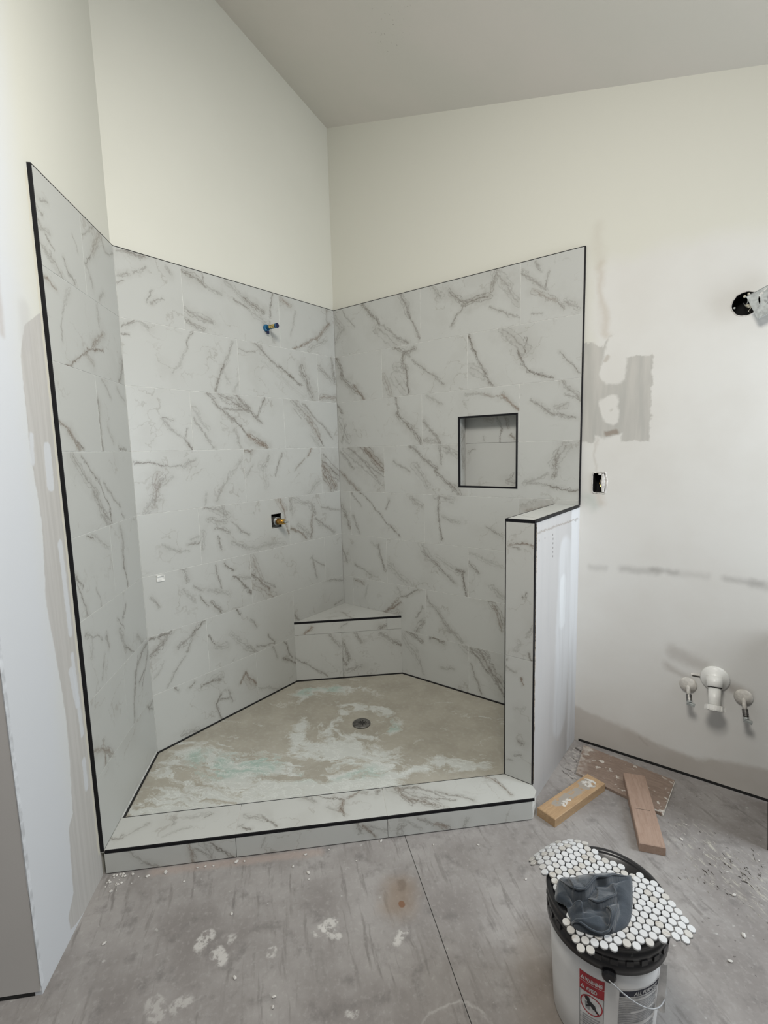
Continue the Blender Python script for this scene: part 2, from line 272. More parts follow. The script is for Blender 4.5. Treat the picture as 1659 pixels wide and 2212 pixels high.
# ------------------------------------------------------------------ materials
def marble():
    g = bpy.data.node_groups.new('vein_segment', 'ShaderNodeTree')
    for nm, t in (('P', 'NodeSocketVector'), ('P2', 'NodeSocketVector'), ('S', 'NodeSocketVector'), ('SA', 'NodeSocketFloat'), ('T', 'NodeSocketVector'), ('N', 'NodeSocketFloat')):
        g.interface.new_socket(nm, in_out='INPUT', socket_type=t)
    for nm in ('smudge', 'line', 'brown'):
        g.interface.new_socket(nm, in_out='OUTPUT', socket_type='NodeSocketFloat')
    nb = NB(g)
    gi = nb.n('NodeGroupInput').outputs; go = nb.n('NodeGroupOutput')
    s = nb.sep(gi['S']); T = nb.sep(gi['T'])
    a = nb.comb(s[0], s[1]); b = nb.comb(s[2], gi['SA'])
    ab = nb.v('SUBTRACT', b, a); ap = nb.v('SUBTRACT', gi['P'], a)
    t = nb.m('DIVIDE', nb.v('DOT_PRODUCT', ap, ab), nb.m('MAXIMUM', nb.v('DOT_PRODUCT', ab, ab), 1e-7), clamp=True)
    q = nb.v('ADD', a, nb.v('MULTIPLY', ab, nb.comb(t, t, t)))
    d = nb.v('DISTANCE', gi['P'], q); d2 = nb.v('DISTANCE', gi['P2'], q)
    w, k = T[0], T[1]
    ww = nb.m('MULTIPLY', w, nb.m('MULTIPLY_ADD', gi['N'], 3.6, -.55))
    wash = nb.m('MULTIPLY', nb.ramp(d, 0.0, nb.m('MULTIPLY_ADD', ww, 2.6, 0.012), 1.0, 0.0), .48)
    core = nb.m('MULTIPLY', nb.ramp(d, 0.0, nb.m('MAXIMUM', nb.m('MULTIPLY_ADD', ww, 1.35, 0.003), .002), 1.0, 0.0), .85)
    nb.put(go.inputs['smudge'], nb.m('MULTIPLY', k, nb.m('MAXIMUM', wash, core)))
    lw = nb.m('MULTIPLY_ADD', w, 0.06, 0.0042)
    l1 = nb.ramp(d, 0.0, lw, 1.0, 0.0)
    l2 = nb.ramp(nb.m('ABSOLUTE', nb.m('SUBTRACT', d2, nb.m('MULTIPLY', w, 0.75))), 0.0, nb.m('MULTIPLY', lw, 0.85), 0.8, 0.0)
    nb.put(go.inputs['line'], nb.m('MULTIPLY', k, nb.m('MAXIMUM', l1, l2)))
    nb.put(go.inputs['brown'], nb.m('MULTIPLY', T[2], nb.ramp(d, 0.0, nb.m('MULTIPLY_ADD', w, 1.3, 0.012), 1.0, 0.0)))

    m, nb, bs = mat('marble_tile')
    tc = nb.n('ShaderNodeTexCoord').outputs['Object']
    oi = nb.n('ShaderNodeObjectInfo').outputs['Random']
    wv = nb.m('MULTIPLY', oi, 57.0)
    sp = nb.sep(tc); P0 = nb.comb(sp[0], sp[1])
    w1 = nb.v('SUBTRACT', nb.noise(P0, 9, 5, .62, color=True, w=wv), (.5, .5, .5))
    w2 = nb.v('SUBTRACT', nb.noise(P0, 38, 4, .65, color=True, w=wv), (.5, .5, .5))
    flat = (1, 1, 0)
    wa = nb.v('MULTIPLY', nb.v('ADD', nb.v('SCALE', w1, scale=.060), nb.v('SCALE', w2, scale=.034)), flat)
    wb = nb.v('MULTIPLY', nb.v('ADD', nb.v('SCALE', w1, scale=.095), nb.v('SCALE', w2, scale=-.045)), flat)
    P = nb.v('ADD', P0, wa); P2 = nb.v('ADD', P0, wb)
    nw_ = nb.noise(P, 11, 4, .6, w=nb.m('ADD', wv, 3))
    sm = li = br = None
    for i in range(12):
        A = nb.n('ShaderNodeAttribute', attribute_type='OBJECT', attribute_name='s%d' % i)
        B = nb.n('ShaderNodeAttribute', attribute_type='OBJECT', attribute_name='t%d' % i)
        gn = nb.n('ShaderNodeGroup'); gn.node_tree = g
        nb.put(gn.inputs['P'], P); nb.put(gn.inputs['N'], nw_); nb.put(gn.inputs['P2'], P2)
        nb.put(gn.inputs['S'], A.outputs['Vector']); nb.put(gn.inputs['SA'], A.outputs['Alpha']); nb.put(gn.inputs['T'], B.outputs['Vector'])
        o = gn.outputs
        if sm is None: sm, li, br = o[0], o[1], o[2]
        else: sm, li, br = nb.m('MAXIMUM', sm, o[0]), nb.m('MAXIMUM', li, o[1]), nb.m('MAXIMUM', br, o[2])
    n1 = nb.noise(P, 26, 5, .6, w=wv); n2 = nb.noise(P, 70, 3, .6, w=wv); n3 = nb.noise(P2, 5, 4, .5, w=wv)
    sm = nb.m('MULTIPLY', sm, nb.ramp(n1, .28, .66, .25, 1.0))
    li = nb.m('MULTIPLY', li, nb.ramp(n2, .32, .55, .35, 1.0))
    # faint cloud and hair veins all over
    cloud = nb.m('MULTIPLY', nb.ramp(n3, .5, .72), .22)
    hair = nb.m('MULTIPLY', nb.m('MULTIPLY', nb.ramp(nb.m('ABSOLUTE', nb.m('SUBTRACT', nb.noise(P2, 6, 3, .5, w=nb.m('ADD', wv, 9)), .5)), 0, .012, 1.0, 0.0), nb.ramp(n3, .45, .62)), .5)
    base = (.49, .497, .475)
    c = nb.mix(cloud, base, (.36, .355, .325))
    c = nb.mix(nb.m('MULTIPLY', sm, .92), c, (.245, .228, .198))
    c = nb.mix(nb.m('MULTIPLY', br, nb.m('MULTIPLY', sm, .75)), c, (.27, .195, .135))
    c = nb.mix(hair, c, (.30, .28, .25))
    c = nb.mix(nb.m('MULTIPLY', li, .88), c, nb.mix(br, (.115, .098, .080), (.15, .085, .05)))
    finish(nb, bs, c, .34, spec=.45)
    return m
M_MARBLE = marble()
M_GROUT = simple('thinset_joint', (.74, .74, .71), .8)
def black_metal():
    m, nb, b = mat('black_trim_metal')
    tc = nb.n('ShaderNodeTexCoord').outputs['Object']
    f = nb.noise(tc, 60, 3)
    d = nb.ramp(nb.noise(tc, 22, 6, .7), .66, .74)
    finish(nb, b, nb.mix(nb.m('MULTIPLY', d, .5), (.006, .006, .008), (.16, .16, .17)), nb.ramp(f, .3, .7, .42, .6), spec=.22)
    return m
M_BLACK = black_metal()
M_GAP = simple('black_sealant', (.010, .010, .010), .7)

def wall_coords(nb, axis):
    tc = nb.n('ShaderNodeTexCoord').outputs['Object']
    s = nb.sep(tc)
    if axis == 'x': P = nb.comb(s[0], s[2])
    elif axis == 'y': P = nb.comb(s[1], s[2])
    elif axis == 'xy': P = nb.comb(s[0], s[1])
    else: P = nb.comb(nb.v('DOT_PRODUCT', nb.v('SUBTRACT', tc, (0, -L, 0)), (Q, -Q, 0)), s[2])
    return tc, P
CREAM = (.65, .645, .578)
MUD = (.685, .68, .655)
PRIMER = (.45, .425, .40)
def warp(nb, P, scale, amt, detail=5):
    c = nb.v('SUBTRACT', nb.noise(P, scale, detail, .6, color=True), (.5, .5, .5))
    return nb.v('ADD', P, nb.v('MULTIPLY', nb.v('SCALE', c, scale=amt), (1, 1, 0)))

def m_wall_right():
    m, nb, b = mat('drywall_right')
    tc, P = wall_coords(nb, 'x')
    Pw = warp(nb, P, 14, .035); Pf = warp(nb, P, 5, .12)
    s = nb.sep(Pf); sw = nb.sep(Pw); s0 = nb.sep(P)
    big = nb.noise(P, 3.0, 4)
    c = nb.mix(nb.ramp(big, .35, .7), MUD, (.655, .645, .615))
    # bare cream paint above the mudded area
    up = nb.ramp(nb.m('SUBTRACT', s[1], nb.curve(s0[0], [(0, 2.30), (1.6, 2.40), (1.9, 2.44), (2.4, 2.41), (4.4, 2.38)])), -.06, .06)
    left_strip = nb.ramp(s[0], 1.72, 1.62)
    c = nb.mix(nb.m('MAXIMUM', up, nb.m('MULTIPLY', left_strip, nb.ramp(s[1], 1.55, 1.7))), c, CREAM)
    # grey primer patch with white daubs
    Pr = warp(nb, nb.v('MULTIPLY', P, (1, 1, 0)), 30, .045)
    patch = nb.box(Pr, 1.60, 1.947, 1.597, 1.985, .006)
    patch = nb.m('MAXIMUM', patch, nb.cap(Pr, (1.66, 2.03), (1.72, 1.99), .05, .006))
    patch = nb.m('MAXIMUM', patch, nb.m('MULTIPLY', nb.cap(Pr, (1.74, 2.02), (1.77, 2.08), .02, .006), 1.0))
    patch = nb.m('MULTIPLY', patch, nb.ramp(nb.cap(Pf, (1.79, 2.05), (1.78, 1.93), .055, .012), 0, 1, 1, 0))
    patch = nb.m('MULTIPLY', patch, nb.ramp(nb.cap(Pf, (1.775, 1.74), (1.76, 1.78), .045, .012), 0, 1, 1, 0))
    patch = nb.m('MULTIPLY', patch, nb.ramp(nb.box(Pf, 1.70, 1.82, 1.55, 1.635, .012), 0, 1, 1, 0))
    streak = nb.noise(nb.v('MULTIPLY', P, (22, 2.5, 1)), 1.0, 3)
    pc = nb.mix(nb.ramp(streak, .3, .7), (.40, .395, .37), (.50, .485, .45))
    c = nb.mix(nb.m('MULTIPLY', patch, .85), c, pc)
    c = nb.mix(nb.m('MULTIPLY', nb.cap(Pw, (1.755, 1.635), (1.80, 1.645), .010, .006), .8), c, (.27, .22, .18))
    c = nb.mix(nb.m('MULTIPLY', nb.cap(Pw, (1.745, 1.985), (1.75, 2.0), .010, .006), .6), c, (.42, .38, .33))
    c = nb.mix(nb.m('MULTIPLY', nb.cap(Pw, (1.775, 1.75), (1.777, 1.752), .006, .004), .4), c, (.42, .40, .36))
    # vertical brownish rub near the tile edge
    c = nb.mix(nb.m('MULTIPLY', nb.cap(Pf, (1.705, 2.42), (1.735, 2.10), .014, .02), .35), c, (.42, .34, .25))
    c = nb.mix(nb.m('MULTIPLY', nb.cap(Pf, (1.69, 2.60), (1.70, 2.44), .02, .03), .22), c, (.45, .40, .33))
    # green/pink smears under the outlet
    c = nb.mix(nb.m('MULTIPLY', nb.cap(Pf, (1.665, 1.335), (1.70, 1.285), .025, .03), .5), c, (.42, .47, .43))
    c = nb.mix(nb.m('MULTIPLY', nb.cap(Pf, (1.69, 1.39), (1.73, 1.30), .016, .02), .4), c, (.52, .44, .37))
    c = nb.mix(nb.m('MULTIPLY', nb.cap(Pf, (1.715, 1.62), (1.705, 1.46), .006, .012), .4), c, (.45, .41, .36))
    # horizontal trowel line
    for (x0, z0, x1, z1, w, k) in ((1.70, .963, 1.77, .967, .010, .35), (1.85, .973, 2.00, .978, .016, .42), (1.98, .982, 2.08, .985, .007, .55), (2.05, .98, 2.2, .985, .012, .25), (2.27, .982, 2.39, .976, .010, .5), (2.37, .972, 2.7, .955, .018, .35)):
        c = nb.mix(nb.m('MULTIPLY', nb.cap(Pw, (x0, z0), (x1, z1), w, .018), k), c, (.30, .29, .275))
    # smears around the drain
    for (x0, z0, x1, z1, w, k) in ((2.09, .60, 2.21, .575, .028, .45), (2.06, .525, 2.13, .485, .018, .5), (2.28, .515, 2.36, .478, .022, .75)):
        c = nb.mix(nb.m('MULTIPLY', nb.cap(Pf, (x0, z0), (x1, z1), w, .025), k), c, (.36, .33, .30))
    c = nb.mix(nb.m('MULTIPLY', nb.cap(Pw, (1.955, .118), (1.99, .095), .006, .005), .75), c, (.26, .23, .20))
    # unpainted strip along the floor
    low = nb.ramp(nb.m('SUBTRACT', s[1], nb.curve(s0[0], [(1.5, .19), (1.67, .185), (1.76, .185), (1.85, .16), (2.0, .125), (2.2, .105), (2.47, .15), (3.2, .12), (4.4, .12)])), -.02, .014, 1, 0)
    c = nb.mix(nb.m('MULTIPLY', low, .85), c, nb.mix(nb.ramp(big, .35, .65), (.44, .405, .365), (.50, .47, .435)))
    finish(nb, b, c, .75, nb.noise(tc, 160, 3), .12, .001)
    return m
def m_wall_left():
    m, nb, b = mat('drywall_left')
    tc, P = wall_coords(nb, 'd')
    Pw = warp(nb, P, 26, .016); Pf = warp(nb, P, 6, .10)
    s0 = nb.sep(P); s = nb.sep(Pw)
    sf = nb.sep(Pf)
    white = (.615, .635, .665)
    c = nb.mix(nb.ramp(sf[0], .62, .90), CREAM, white)
    # rough primer strip beside the black edge, white elsewhere
    edge = nb.curve(s0[1], [(0, .80), (.02, .90), (.08, .905), (.12, .86), (.33, .845), (.36, .84), (.375, .808), (.57, .792), (.70, .784), (.82, .79), (.98, .806), (1.13, .825), (1.38, .795), (1.60, .816), (1.9, .81), (2.0, .77), (2.08, .64), (3.6, .62)])
    band = nb.m('MULTIPLY', nb.ramp(nb.m('SUBTRACT', s[0], edge), -.004, .004, 1, 0), nb.ramp(s0[0], .64, .65))
    streak = nb.noise(nb.v('MULTIPLY', P, (60, 2.0, 1)), 1.0, 3)
    gb = nb.mix(nb.ramp(streak, .35, .65), (.455, .44, .42), (.505, .49, .47))
    c = nb.mix(nb.m('MULTIPLY', band, .92), c, gb)
    # white daubs over the strip
    Pd = warp(nb, P, 40, .014)
    for (x0, z0, x1, z1, w) in ((.715, 1.62, .72, 1.50, .022), (.70, 1.30, .695, .98, .014), (.70, .90, .69, .60, .012), (.72, .85, .70, .72, .016), (.70, .50, .70, .40, .014), (.80, 1.66, .81, 1.58, .012)):
        c = nb.mix(nb.m('MULTIPLY', nb.cap(Pd, (x0, z0), (x1, z1), w, .004), .8), c, white)
    c = nb.mix(nb.m('MULTIPLY', nb.cap(Pw, (.88, 2.25), (.89, 1.95), .012, .012), .45), c, (.42, .36, .32))
    c = nb.mix(nb.m('MULTIPLY', nb.cap(Pw, (.76, 2.05), (.77, 1.95), .03, .02), .3), c, (.45, .44, .44))
    # cream bead of old paint hugging the trim
    c = nb.mix(nb.m('MULTIPLY', nb.cap(Pw, (.662, 2.5), (.662, .1), .007, .004), .8), c, (.66, .63, .52))
    finish(nb, b, c, .75, nb.noise(tc, 160, 3), .12, .001)
    return m
def m_drywall(name, c1, c2, axis='y', scale=2.0):
    m, nb, b = mat(name)
    tc, P = wall_coords(nb, axis)
    f = nb.noise(P, scale, 4)
    finish(nb, b, nb.mix(nb.ramp(f, .35, .7), c1, c2), .75, nb.noise(tc, 170, 3), .12, .001)
    return m
def m_ceiling():
    m, nb, b = mat('ceiling_drywall')
    tc, P = wall_coords(nb, 'xy')
    f = nb.noise(P, 1.6, 4)
    c = nb.mix(nb.ramp(f, .35, .7), (.66, .625, .575), (.63, .61, .555))
    sp = nb.m('MULTIPLY', nb.cap(P, (.93, -.55), (.80, -.42), .07, .05), nb.ramp(nb.noise(P, 60, 2), .66, .70))
    c = nb.mix(nb.m('MULTIPLY', sp, .6), c, (.2, .17, .15))
    finish(nb, b, c, .8, nb.noise(tc, 150, 3), .2, .001)
    return m
def m_half():
    m, nb, b = mat('drywall_half')
    tc, P = wall_coords(nb, 'y')
    Pw = warp(nb, P, 5, .05); s = nb.sep(Pw); s0 = nb.sep(P)
    c = (.50, .485, .475)
    white = (.62, .625, .635)
    c = nb.mix(nb.m('MULTIPLY', nb.cap(Pw, (-.20, 1.05), (-.24, .25), .10, .02), .75), c, white)
    c = nb.mix(nb.m('MULTIPLY', nb.cap(Pw, (-.235, .93), (-.235, .75), .045, .012), .8), c, (.70, .71, .72))
    c = nb.mix(nb.ramp(s[0], -.13, -.11), c, (.64, .645, .655))
    sh = nb.noise(nb.v('MULTIPLY', P, (16, 1.5, 1)), 1.0, 3)
    c = nb.mix(nb.m('MULTIPLY', nb.ramp(sh, .45, .7), .4), c, (.45, .44, .435))
    # torn paper edge and screw marks
    Pd = warp(nb, P, 60, .03, 4)
    c = nb.mix(nb.m('MULTIPLY', nb.cap(Pd, (-.602, 1.20), (-.606, 1.02), .010, .006), .9), c, (.25, .16, .10))
    c = nb.mix(nb.m('MULTIPLY', nb.cap(Pd, (-.606, 1.0), (-.608, .1), .005, .004), .55), c, (.28, .24, .20))
    c = nb.mix(nb.m('MULTIPLY', nb.cap(Pd, (-.58, 1.225), (-.02, 1.215), .004, .003), .55), c, (.25, .2, .16))
    for (y, z) in ((-.56, 1.19), (-.49, 1.19), (-.39, 1.19), (-.385, 1.17), (-.385, 1.15), (-.385, 1.13), (-.385, 1.11), (-.385, 1.09), (-.05, 1.21), (-.595, .80), (-.597, .5)):
        c = nb.mix(nb.m('MULTIPLY', nb.cap(P, (y, z), (y, z - .003), .0035, .002), .85), c, (.08, .07, .06))
    finish(nb, b, c, .75, nb.noise(tc, 140, 3), .15, .001)
    return m
def m_floor():
    m, nb, b = mat('dusty_subfloor')
    tc, P = wall_coords(nb, 'xy')
    # along = direction of the plywood grain
    u = nb.v('DOT_PRODUCT', tc, (.77, -.64, 0)); v = nb.v('DOT_PRODUCT', tc, (.64, .77, 0))
    G_ = nb.comb(u, v)
    Gw = warp(nb, G_, 3.0, .05)
    st = nb.noise(nb.v('MULTIPLY', Gw, (4.5, 42, 1)), 1.0, 5, .6)
    cl = nb.noise(G_, 3.2, 6, .62); fine = nb.noise(G_, 60, 4, .6); mid = nb.noise(G_, 13, 5, .65)
    c = nb.mix(nb.ramp(cl, .3, .7), (.205, .188, .179), (.325, .309, .298))
    c = nb.mix(nb.m('MULTIPLY', nb.m('MULTIPLY', nb.ramp(st, .53, .66), nb.ramp(cl, .42, .58)), .55), c, (.125, .113, .105))
    c = nb.mix(nb.m('MULTIPLY', nb.ramp(mid, .5, .72), .55), c, (.13, .12, .116))
    c = nb.mix(nb.m('MULTIPLY', nb.ramp(fine, .5, .8), .35), c, (.44, .43, .41))
    # dirty pinkish strip along the curb, lighter spots
    Pw = warp(nb, P, 16, .05); Pf = warp(nb, P, 45, .03, 5)
    c = nb.mix(nb.m('MULTIPLY', nb.cap(Pf, (.60, -1.79), (1.05, -1.35), .018, .015), .5), c, (.38, .30, .26))
    spk = nb.noise(P, 28, 3, .5)
    for (x0, y0, x1, y1, w, k) in ((.995, -1.814, 1.0, -1.85, .022, .9), (1.065, -1.773, 1.07, -1.78, .014, .7), (1.075, -1.832, 1.10, -1.835, .022, .9), (1.21, -1.72, 1.215, -1.735, .012, .8),
                                   (1.284, -1.59, 1.30, -1.53, .016, .95), (1.35, -1.565, 1.30, -1.57, .014, .9), (1.516, -1.46, 1.514, -1.42, .014, .95), (1.11, -1.996, 1.12, -1.97, .02, .6), (1.084, -2.04, 1.05, -2.03, .025, .5), (1.54, -1.703, 1.53, -1.71, .012, .8)):
        c = nb.mix(nb.m('MULTIPLY', nb.m('MULTIPLY', nb.cap(Pf, (x0, y0), (x1, y1), w, .006), k), nb.ramp(nb.noise(P, 38, 4, .6), .42, .54, .06, .8)), c, (.56, .545, .52))
    # brown spill
    c = nb.mix(nb.m('MULTIPLY', nb.cap(Pw, (1.41, -1.30), (1.44, -1.35), .055, .045), .55), c, (.22, .155, .10))
    c = nb.mix(nb.m('MULTIPLY', nb.cap(P, (1.449, -1.342), (1.453, -1.345), .011, .002), .9), c, (.17, .085, .045))
    c = nb.mix(nb.m('MULTIPLY', nb.cap(Pf, (1.40, -1.27), (1.415, -1.29), .012, .008), .5), c, (.12, .09, .07))
    # round bucket mark
    d = nb.v('LENGTH', nb.v('SUBTRACT', Pw, (1.83, -1.60, 0)))
    ring = nb.m('MULTIPLY', nb.ramp(nb.m('ABSOLUTE', nb.m('SUBTRACT', d, .115)), 0, .006, 1, 0), nb.ramp(cl, .4, .55, .15, .7))
    c = nb.mix(nb.m('MULTIPLY', ring, .55), c, (.55, .54, .52))
    # shadow of the bucket, painted brownish into the floor colour at its left
    c = nb.mix(nb.m('MULTIPLY', nb.cap(Pw, (1.90, -1.20), (1.99, -1.42), .075, .05), .42), c, (.15, .115, .08))
    for (x0, y0, x1, y1, w) in ((1.676, -.158, 1.750, -.205, .003), (1.672, -.292, 1.738, -.325, .003), (1.68, -.262, 1.745, -.28, .003), (1.668, -.066, 1.703, -.08, .006)):
        c = nb.mix(nb.m('MULTIPLY', nb.cap(Pf, (x0, y0), (x1, y1), w, .002), .85), c, (.05, .042, .036))
    c = nb.mix(nb.m('MULTIPLY', nb.m('MULTIPLY', nb.cap(Pw, (1.70, -.10), (1.76, -.30), .06, .04), nb.ramp(nb.noise(P, 50, 4, .65), .5, .56)), .7), c, (.45, .42, .39))
    # straw coloured litter towards the sink wall
    lit = nb.m('MULTIPLY', nb.cap(Pw, (2.24, -.42), (2.45, -.56), .10, .08), nb.ramp(nb.noise(nb.v('MULTIPLY', Gw, (18, 60, 1)), 1.0, 4, .7), .52, .68))
    c = nb.mix(nb.m('MULTIPLY', lit, .6), c, (.52, .50, .42))
    dk = nb.m('MULTIPLY', nb.cap(Pw, (2.2, -.30), (2.5, -.8), .2, .1), nb.ramp(nb.noise(P, 75, 2, .5), .68, .72))
    c = nb.mix(nb.m('MULTIPLY', dk, .7), c, (.06, .05, .045))
    c = nb.mix(nb.m('MULTIPLY', nb.ramp(spk, .70, .76), .5), c, (.50, .49, .47))
    finish(nb, b, c, .85, nb.m('ADD', nb.m('MULTIPLY', mid, .7), fine), .25, .0025)
    return m
def m_pan():
    m, nb, b = mat('waterproofed_mortar')
    tc, P = wall_coords(nb, 'xy')
    dv = nb.v('SUBTRACT', P, (.668, -.624, 0))
    # brush swirl: coordinates twisted about the drain
    r = nb.v('LENGTH', dv)
    ds = nb.sep(dv)
    ang = nb.m('ARCTAN2', ds[1], ds[0])
    sw = nb.comb(nb.m('MULTIPLY', r, 9.0), nb.m('MULTIPLY', nb.m('SINE', ang), 1.2), nb.m('MULTIPLY', nb.m('COSINE', ang), 1.2))
    lin = nb.comb(nb.m('MULTIPLY', nb.v('DOT_PRODUCT', P, (.88, .47, 0)), 2.6), nb.m('MULTIPLY', nb.v('DOT_PRODUCT', P, (-.47, .88, 0)), 8.0))
    wv = nb.v('SCALE', nb.v('SUBTRACT', nb.noise(P, 5, 5, .6, color=True), (.5, .5, .5)), scale=1.5)
    n1 = nb.noise(nb.v('ADD', sw, wv), 1.2, 6, .62, .6)
    n2 = nb.noise(nb.v('ADD', lin, wv), 1.1, 6, .66, .8)
    near = nb.ramp(r, .12, .42, 1, 0)
    n = nb.m('ADD', nb.m('MULTIPLY', n1, near), nb.m('MULTIPLY', n2, nb.m('SUBTRACT', 1.0, near)))
    # the wall side at the right is almost bare tan, the front left is white with coating
    front = nb.ramp(nb.v('DOT_PRODUCT', P, (Q, -Q, 0)), .55, 1.35)
    bare = nb.ramp(nb.v('DOT_PRODUCT', P, (.92, .39, 0)), .55, 1.0)
    Pw = warp(nb, P, 4.5, .22, 6)
    def many(caps, P_=Pw):
        r_ = None
        for (x0, y0, x1, y1, w_, s_) in caps:
            q_ = nb.cap(P_, (x0, y0), (x1, y1), w_, s_)
            r_ = q_ if r_ is None else nb.m('MAXIMUM', r_, q_)
        return r_
    foam = many(((.20, -1.42, .66, -1.24, .15, .10), (.38, -1.60, 1.05, -.98, .13, .10), (.40, -.82, .52, -.98, .06, .06), (.15, -.58, .33, -.40, .07, .06), (.60, -.95, .95, -.80, .10, .10), (1.02, -.92, 1.38, -.56, .05, .07)))
    ringm = nb.m('MULTIPLY', nb.ramp(nb.m('ABSOLUTE', nb.m('SUBTRACT', nb.v('LENGTH', nb.v('SUBTRACT', warp(nb, P, 5, .10), (.668, -.624, 0))), .175)), .02, .09, 1, 0), .75)
    foam = nb.m('MAXIMUM', foam, ringm)
    mint = many(((.22, -1.40, .52, -1.20, .085, .05), (.14, -.56, .26, -.43, .07, .05), (.80, -.50, .86, -.62, .05, .05), (.74, -1.12, .98, -.92, .04, .05)))
    thr = nb.m('ADD', nb.m('MULTIPLY_ADD', foam, -.20, .62), nb.m('MULTIPLY', bare, .02))
    cov = nb.ramp(nb.m('SUBTRACT', n, thr), -.015, .07)
    ridge = nb.ramp(nb.m('ABSOLUTE', nb.m('SUBTRACT', n, thr)), 0, .016, 1, 0)
    tan_ = nb.mix(nb.ramp(nb.noise(P, 6, 4), .35, .65), (.325, .305, .255), (.375, .355, .30))
    green = nb.mix(nb.m('MULTIPLY', mint, nb.ramp(nb.noise(Pw, 9, 4), .35, .6)), (.53, .55, .525), (.33, .445, .40))
    c = nb.mix(nb.m('MULTIPLY', cov, .85), tan_, green)
    c = nb.mix(nb.m('MULTIPLY', ridge, .55), c, (.56, .57, .53))
    fo = nb.noise(nb.v('ADD', nb.v('MULTIPLY', lin, (2.2, 1.6, 1)), wv), 1.6, 7, .7, .5)
    net = nb.m('MULTIPLY', nb.ramp(nb.m('ABSOLUTE', nb.m('SUBTRACT', fo, .5)), 0, .03, 1, 0), nb.m('MULTIPLY', nb.ramp(cov, .1, .9), nb.m('MULTIPLY_ADD', front, .5, .3)))
    c = nb.mix(net, c, (.62, .64, .61))
    c = nb.mix(nb.m('MULTIPLY', nb.ramp(nb.noise(P, 40, 4, .6), .45, .75), .25), c, (.50, .50, .46))
    finish(nb, b, c, .65, nb.m('ADD', n, nb.m('MULTIPLY', nb.noise(P, 60, 3), .3)), .35, .002)
    return m
M_PAN = m_pan()
def m_wood(name, c1, c2, c3, scale=1.0, stain=None):
    m, nb, b = mat(name)
    tc = nb.n('ShaderNodeTexCoord').outputs['Object']
    w = nb.noise(tc, 7 * scale, 3)
    p = nb.v('ADD', nb.v('MULTIPLY', tc, (6, 90, 60)), nb.v('SCALE', nb.comb(w, w, w), scale=6.0))
    f = nb.noise(p, 1.0 * scale, 4, .6); g2 = nb.noise(nb.v('MULTIPLY', tc, (12, 300, 300)), 1.0, 3)
    c = nb.mix(nb.ramp(f, .3, .7), c1, c2)
    c = nb.mix(nb.m('MULTIPLY', nb.ramp(g2, .5, .75), .45), c, c3)
    if stain: c = stain(nb, tc, c)
    finish(nb, b, c, .65, f, .25, .001)
    return m
def stain_mud(nb, tc, c):
    s = nb.sep(tc); P = nb.comb(s[0], s[1]); Pw = warp(nb, P, 30, .03, 4)
    top = nb.ramp(s[2], .034, .036)
    k = nb.m('MAXIMUM', nb.cap(Pw, (-.10, .01), (.06, .0), .020, .003), nb.cap(Pw, (.10, .004), (.13, .0), .028, .003))
    k = nb.m('MULTIPLY', nb.m('MULTIPLY', k, top), nb.ramp(nb.noise(P, 35, 3), .40, .46))
    c = nb.mix(nb.m('MULTIPLY', k, .9), c, (.31, .29, .26))
    k2 = nb.m('MULTIPLY', nb.m('MAXIMUM', nb.cap(Pw, (.128, .005), (.132, 0), .027, .003), nb.cap(Pw, (-.085, -.012), (-.04, -.008), .010, .003)), nb.m('MULTIPLY', top, nb.ramp(nb.noise(P, 55, 3), .45, .52)))
    return nb.mix(nb.m('MULTIPLY', k2, .9), c, (.62, .60, .56))
def stain_flecks(nb, tc, c):
    s = nb.sep(tc); P = nb.comb(s[0], s[1])
    k = nb.m('MULTIPLY', nb.ramp(nb.noise(warp(nb, P, 40, .03), 26, 4, .6), .58, .62), nb.ramp(nb.noise(P, 5, 2), .40, .55))
    c = nb.mix(nb.m('MULTIPLY', k, .85), c, (.60, .57, .52))
    e = nb.ramp(s[0], -.10, -.20)
    return nb.mix(nb.m('MULTIPLY', e, nb.ramp(nb.noise(P, 25, 4), .4, .6)), c, (.42, .38, .34))
M_PINE = m_wood('yellow_pine', (.36, .235, .13), (.44, .30, .17), (.27, .165, .085), 1.0, stain_mud)
M_PINK = m_wood('pinkish_pine', (.30, .205, .155), (.35, .25, .195), (.21, .135, .10))
M_BOARD = m_wood('brown_board', (.20, .145, .115), (.26, .195, .155), (.15, .105, .08), 1.0, stain_flecks)
M_BRASS = simple('brass', (.62, .40, .12), .28, 1.0, 90, .2)
M_STEEL = simple('galvanized_steel', (.37, .39, .38), .55, .25, 60, .12)
M_DRAIN = simple('brushed_drain_steel', (.17, .165, .155), .40, .6, 40, .25)
M_CHROME = simple('steel_wire', (.50, .51, .52), .45, .7)
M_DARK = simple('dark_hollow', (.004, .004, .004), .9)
M_PVC = simple('white_plastic', (.74, .735, .70), .35, 0, 12, .04)
M_STUBPIPE = simple('painted_pipe', (.60, .575, .53), .5, 0, 40, .12)
M_BLUE = simple('blue_plastic', (.012, .13, .27), .35, 0, 60, .1)
M_NAVY = simple('navy_plastic', (.004, .008, .05), .4)
M_YELLOW = simple('yellow_sticker', (.55, .42, .13), .5, 0, 200, .45)
M_BUCKET = simple('white_bucket_plastic', (.80, .795, .785), .4, 0, 6, .03)
def m_lid():
    m, nb, b = mat('black_lid_plastic')
    tc = nb.n('ShaderNodeTexCoord').outputs['Object']
    d = nb.ramp(nb.noise(tc, 28, 6, .72), .62, .72)
    finish(nb, b, nb.mix(nb.m('MULTIPLY', d, .30), (.010, .010, .012), (.25, .245, .23)), nb.ramp(d, 0, 1, .30, .7))
    return m
M_LID = m_lid()
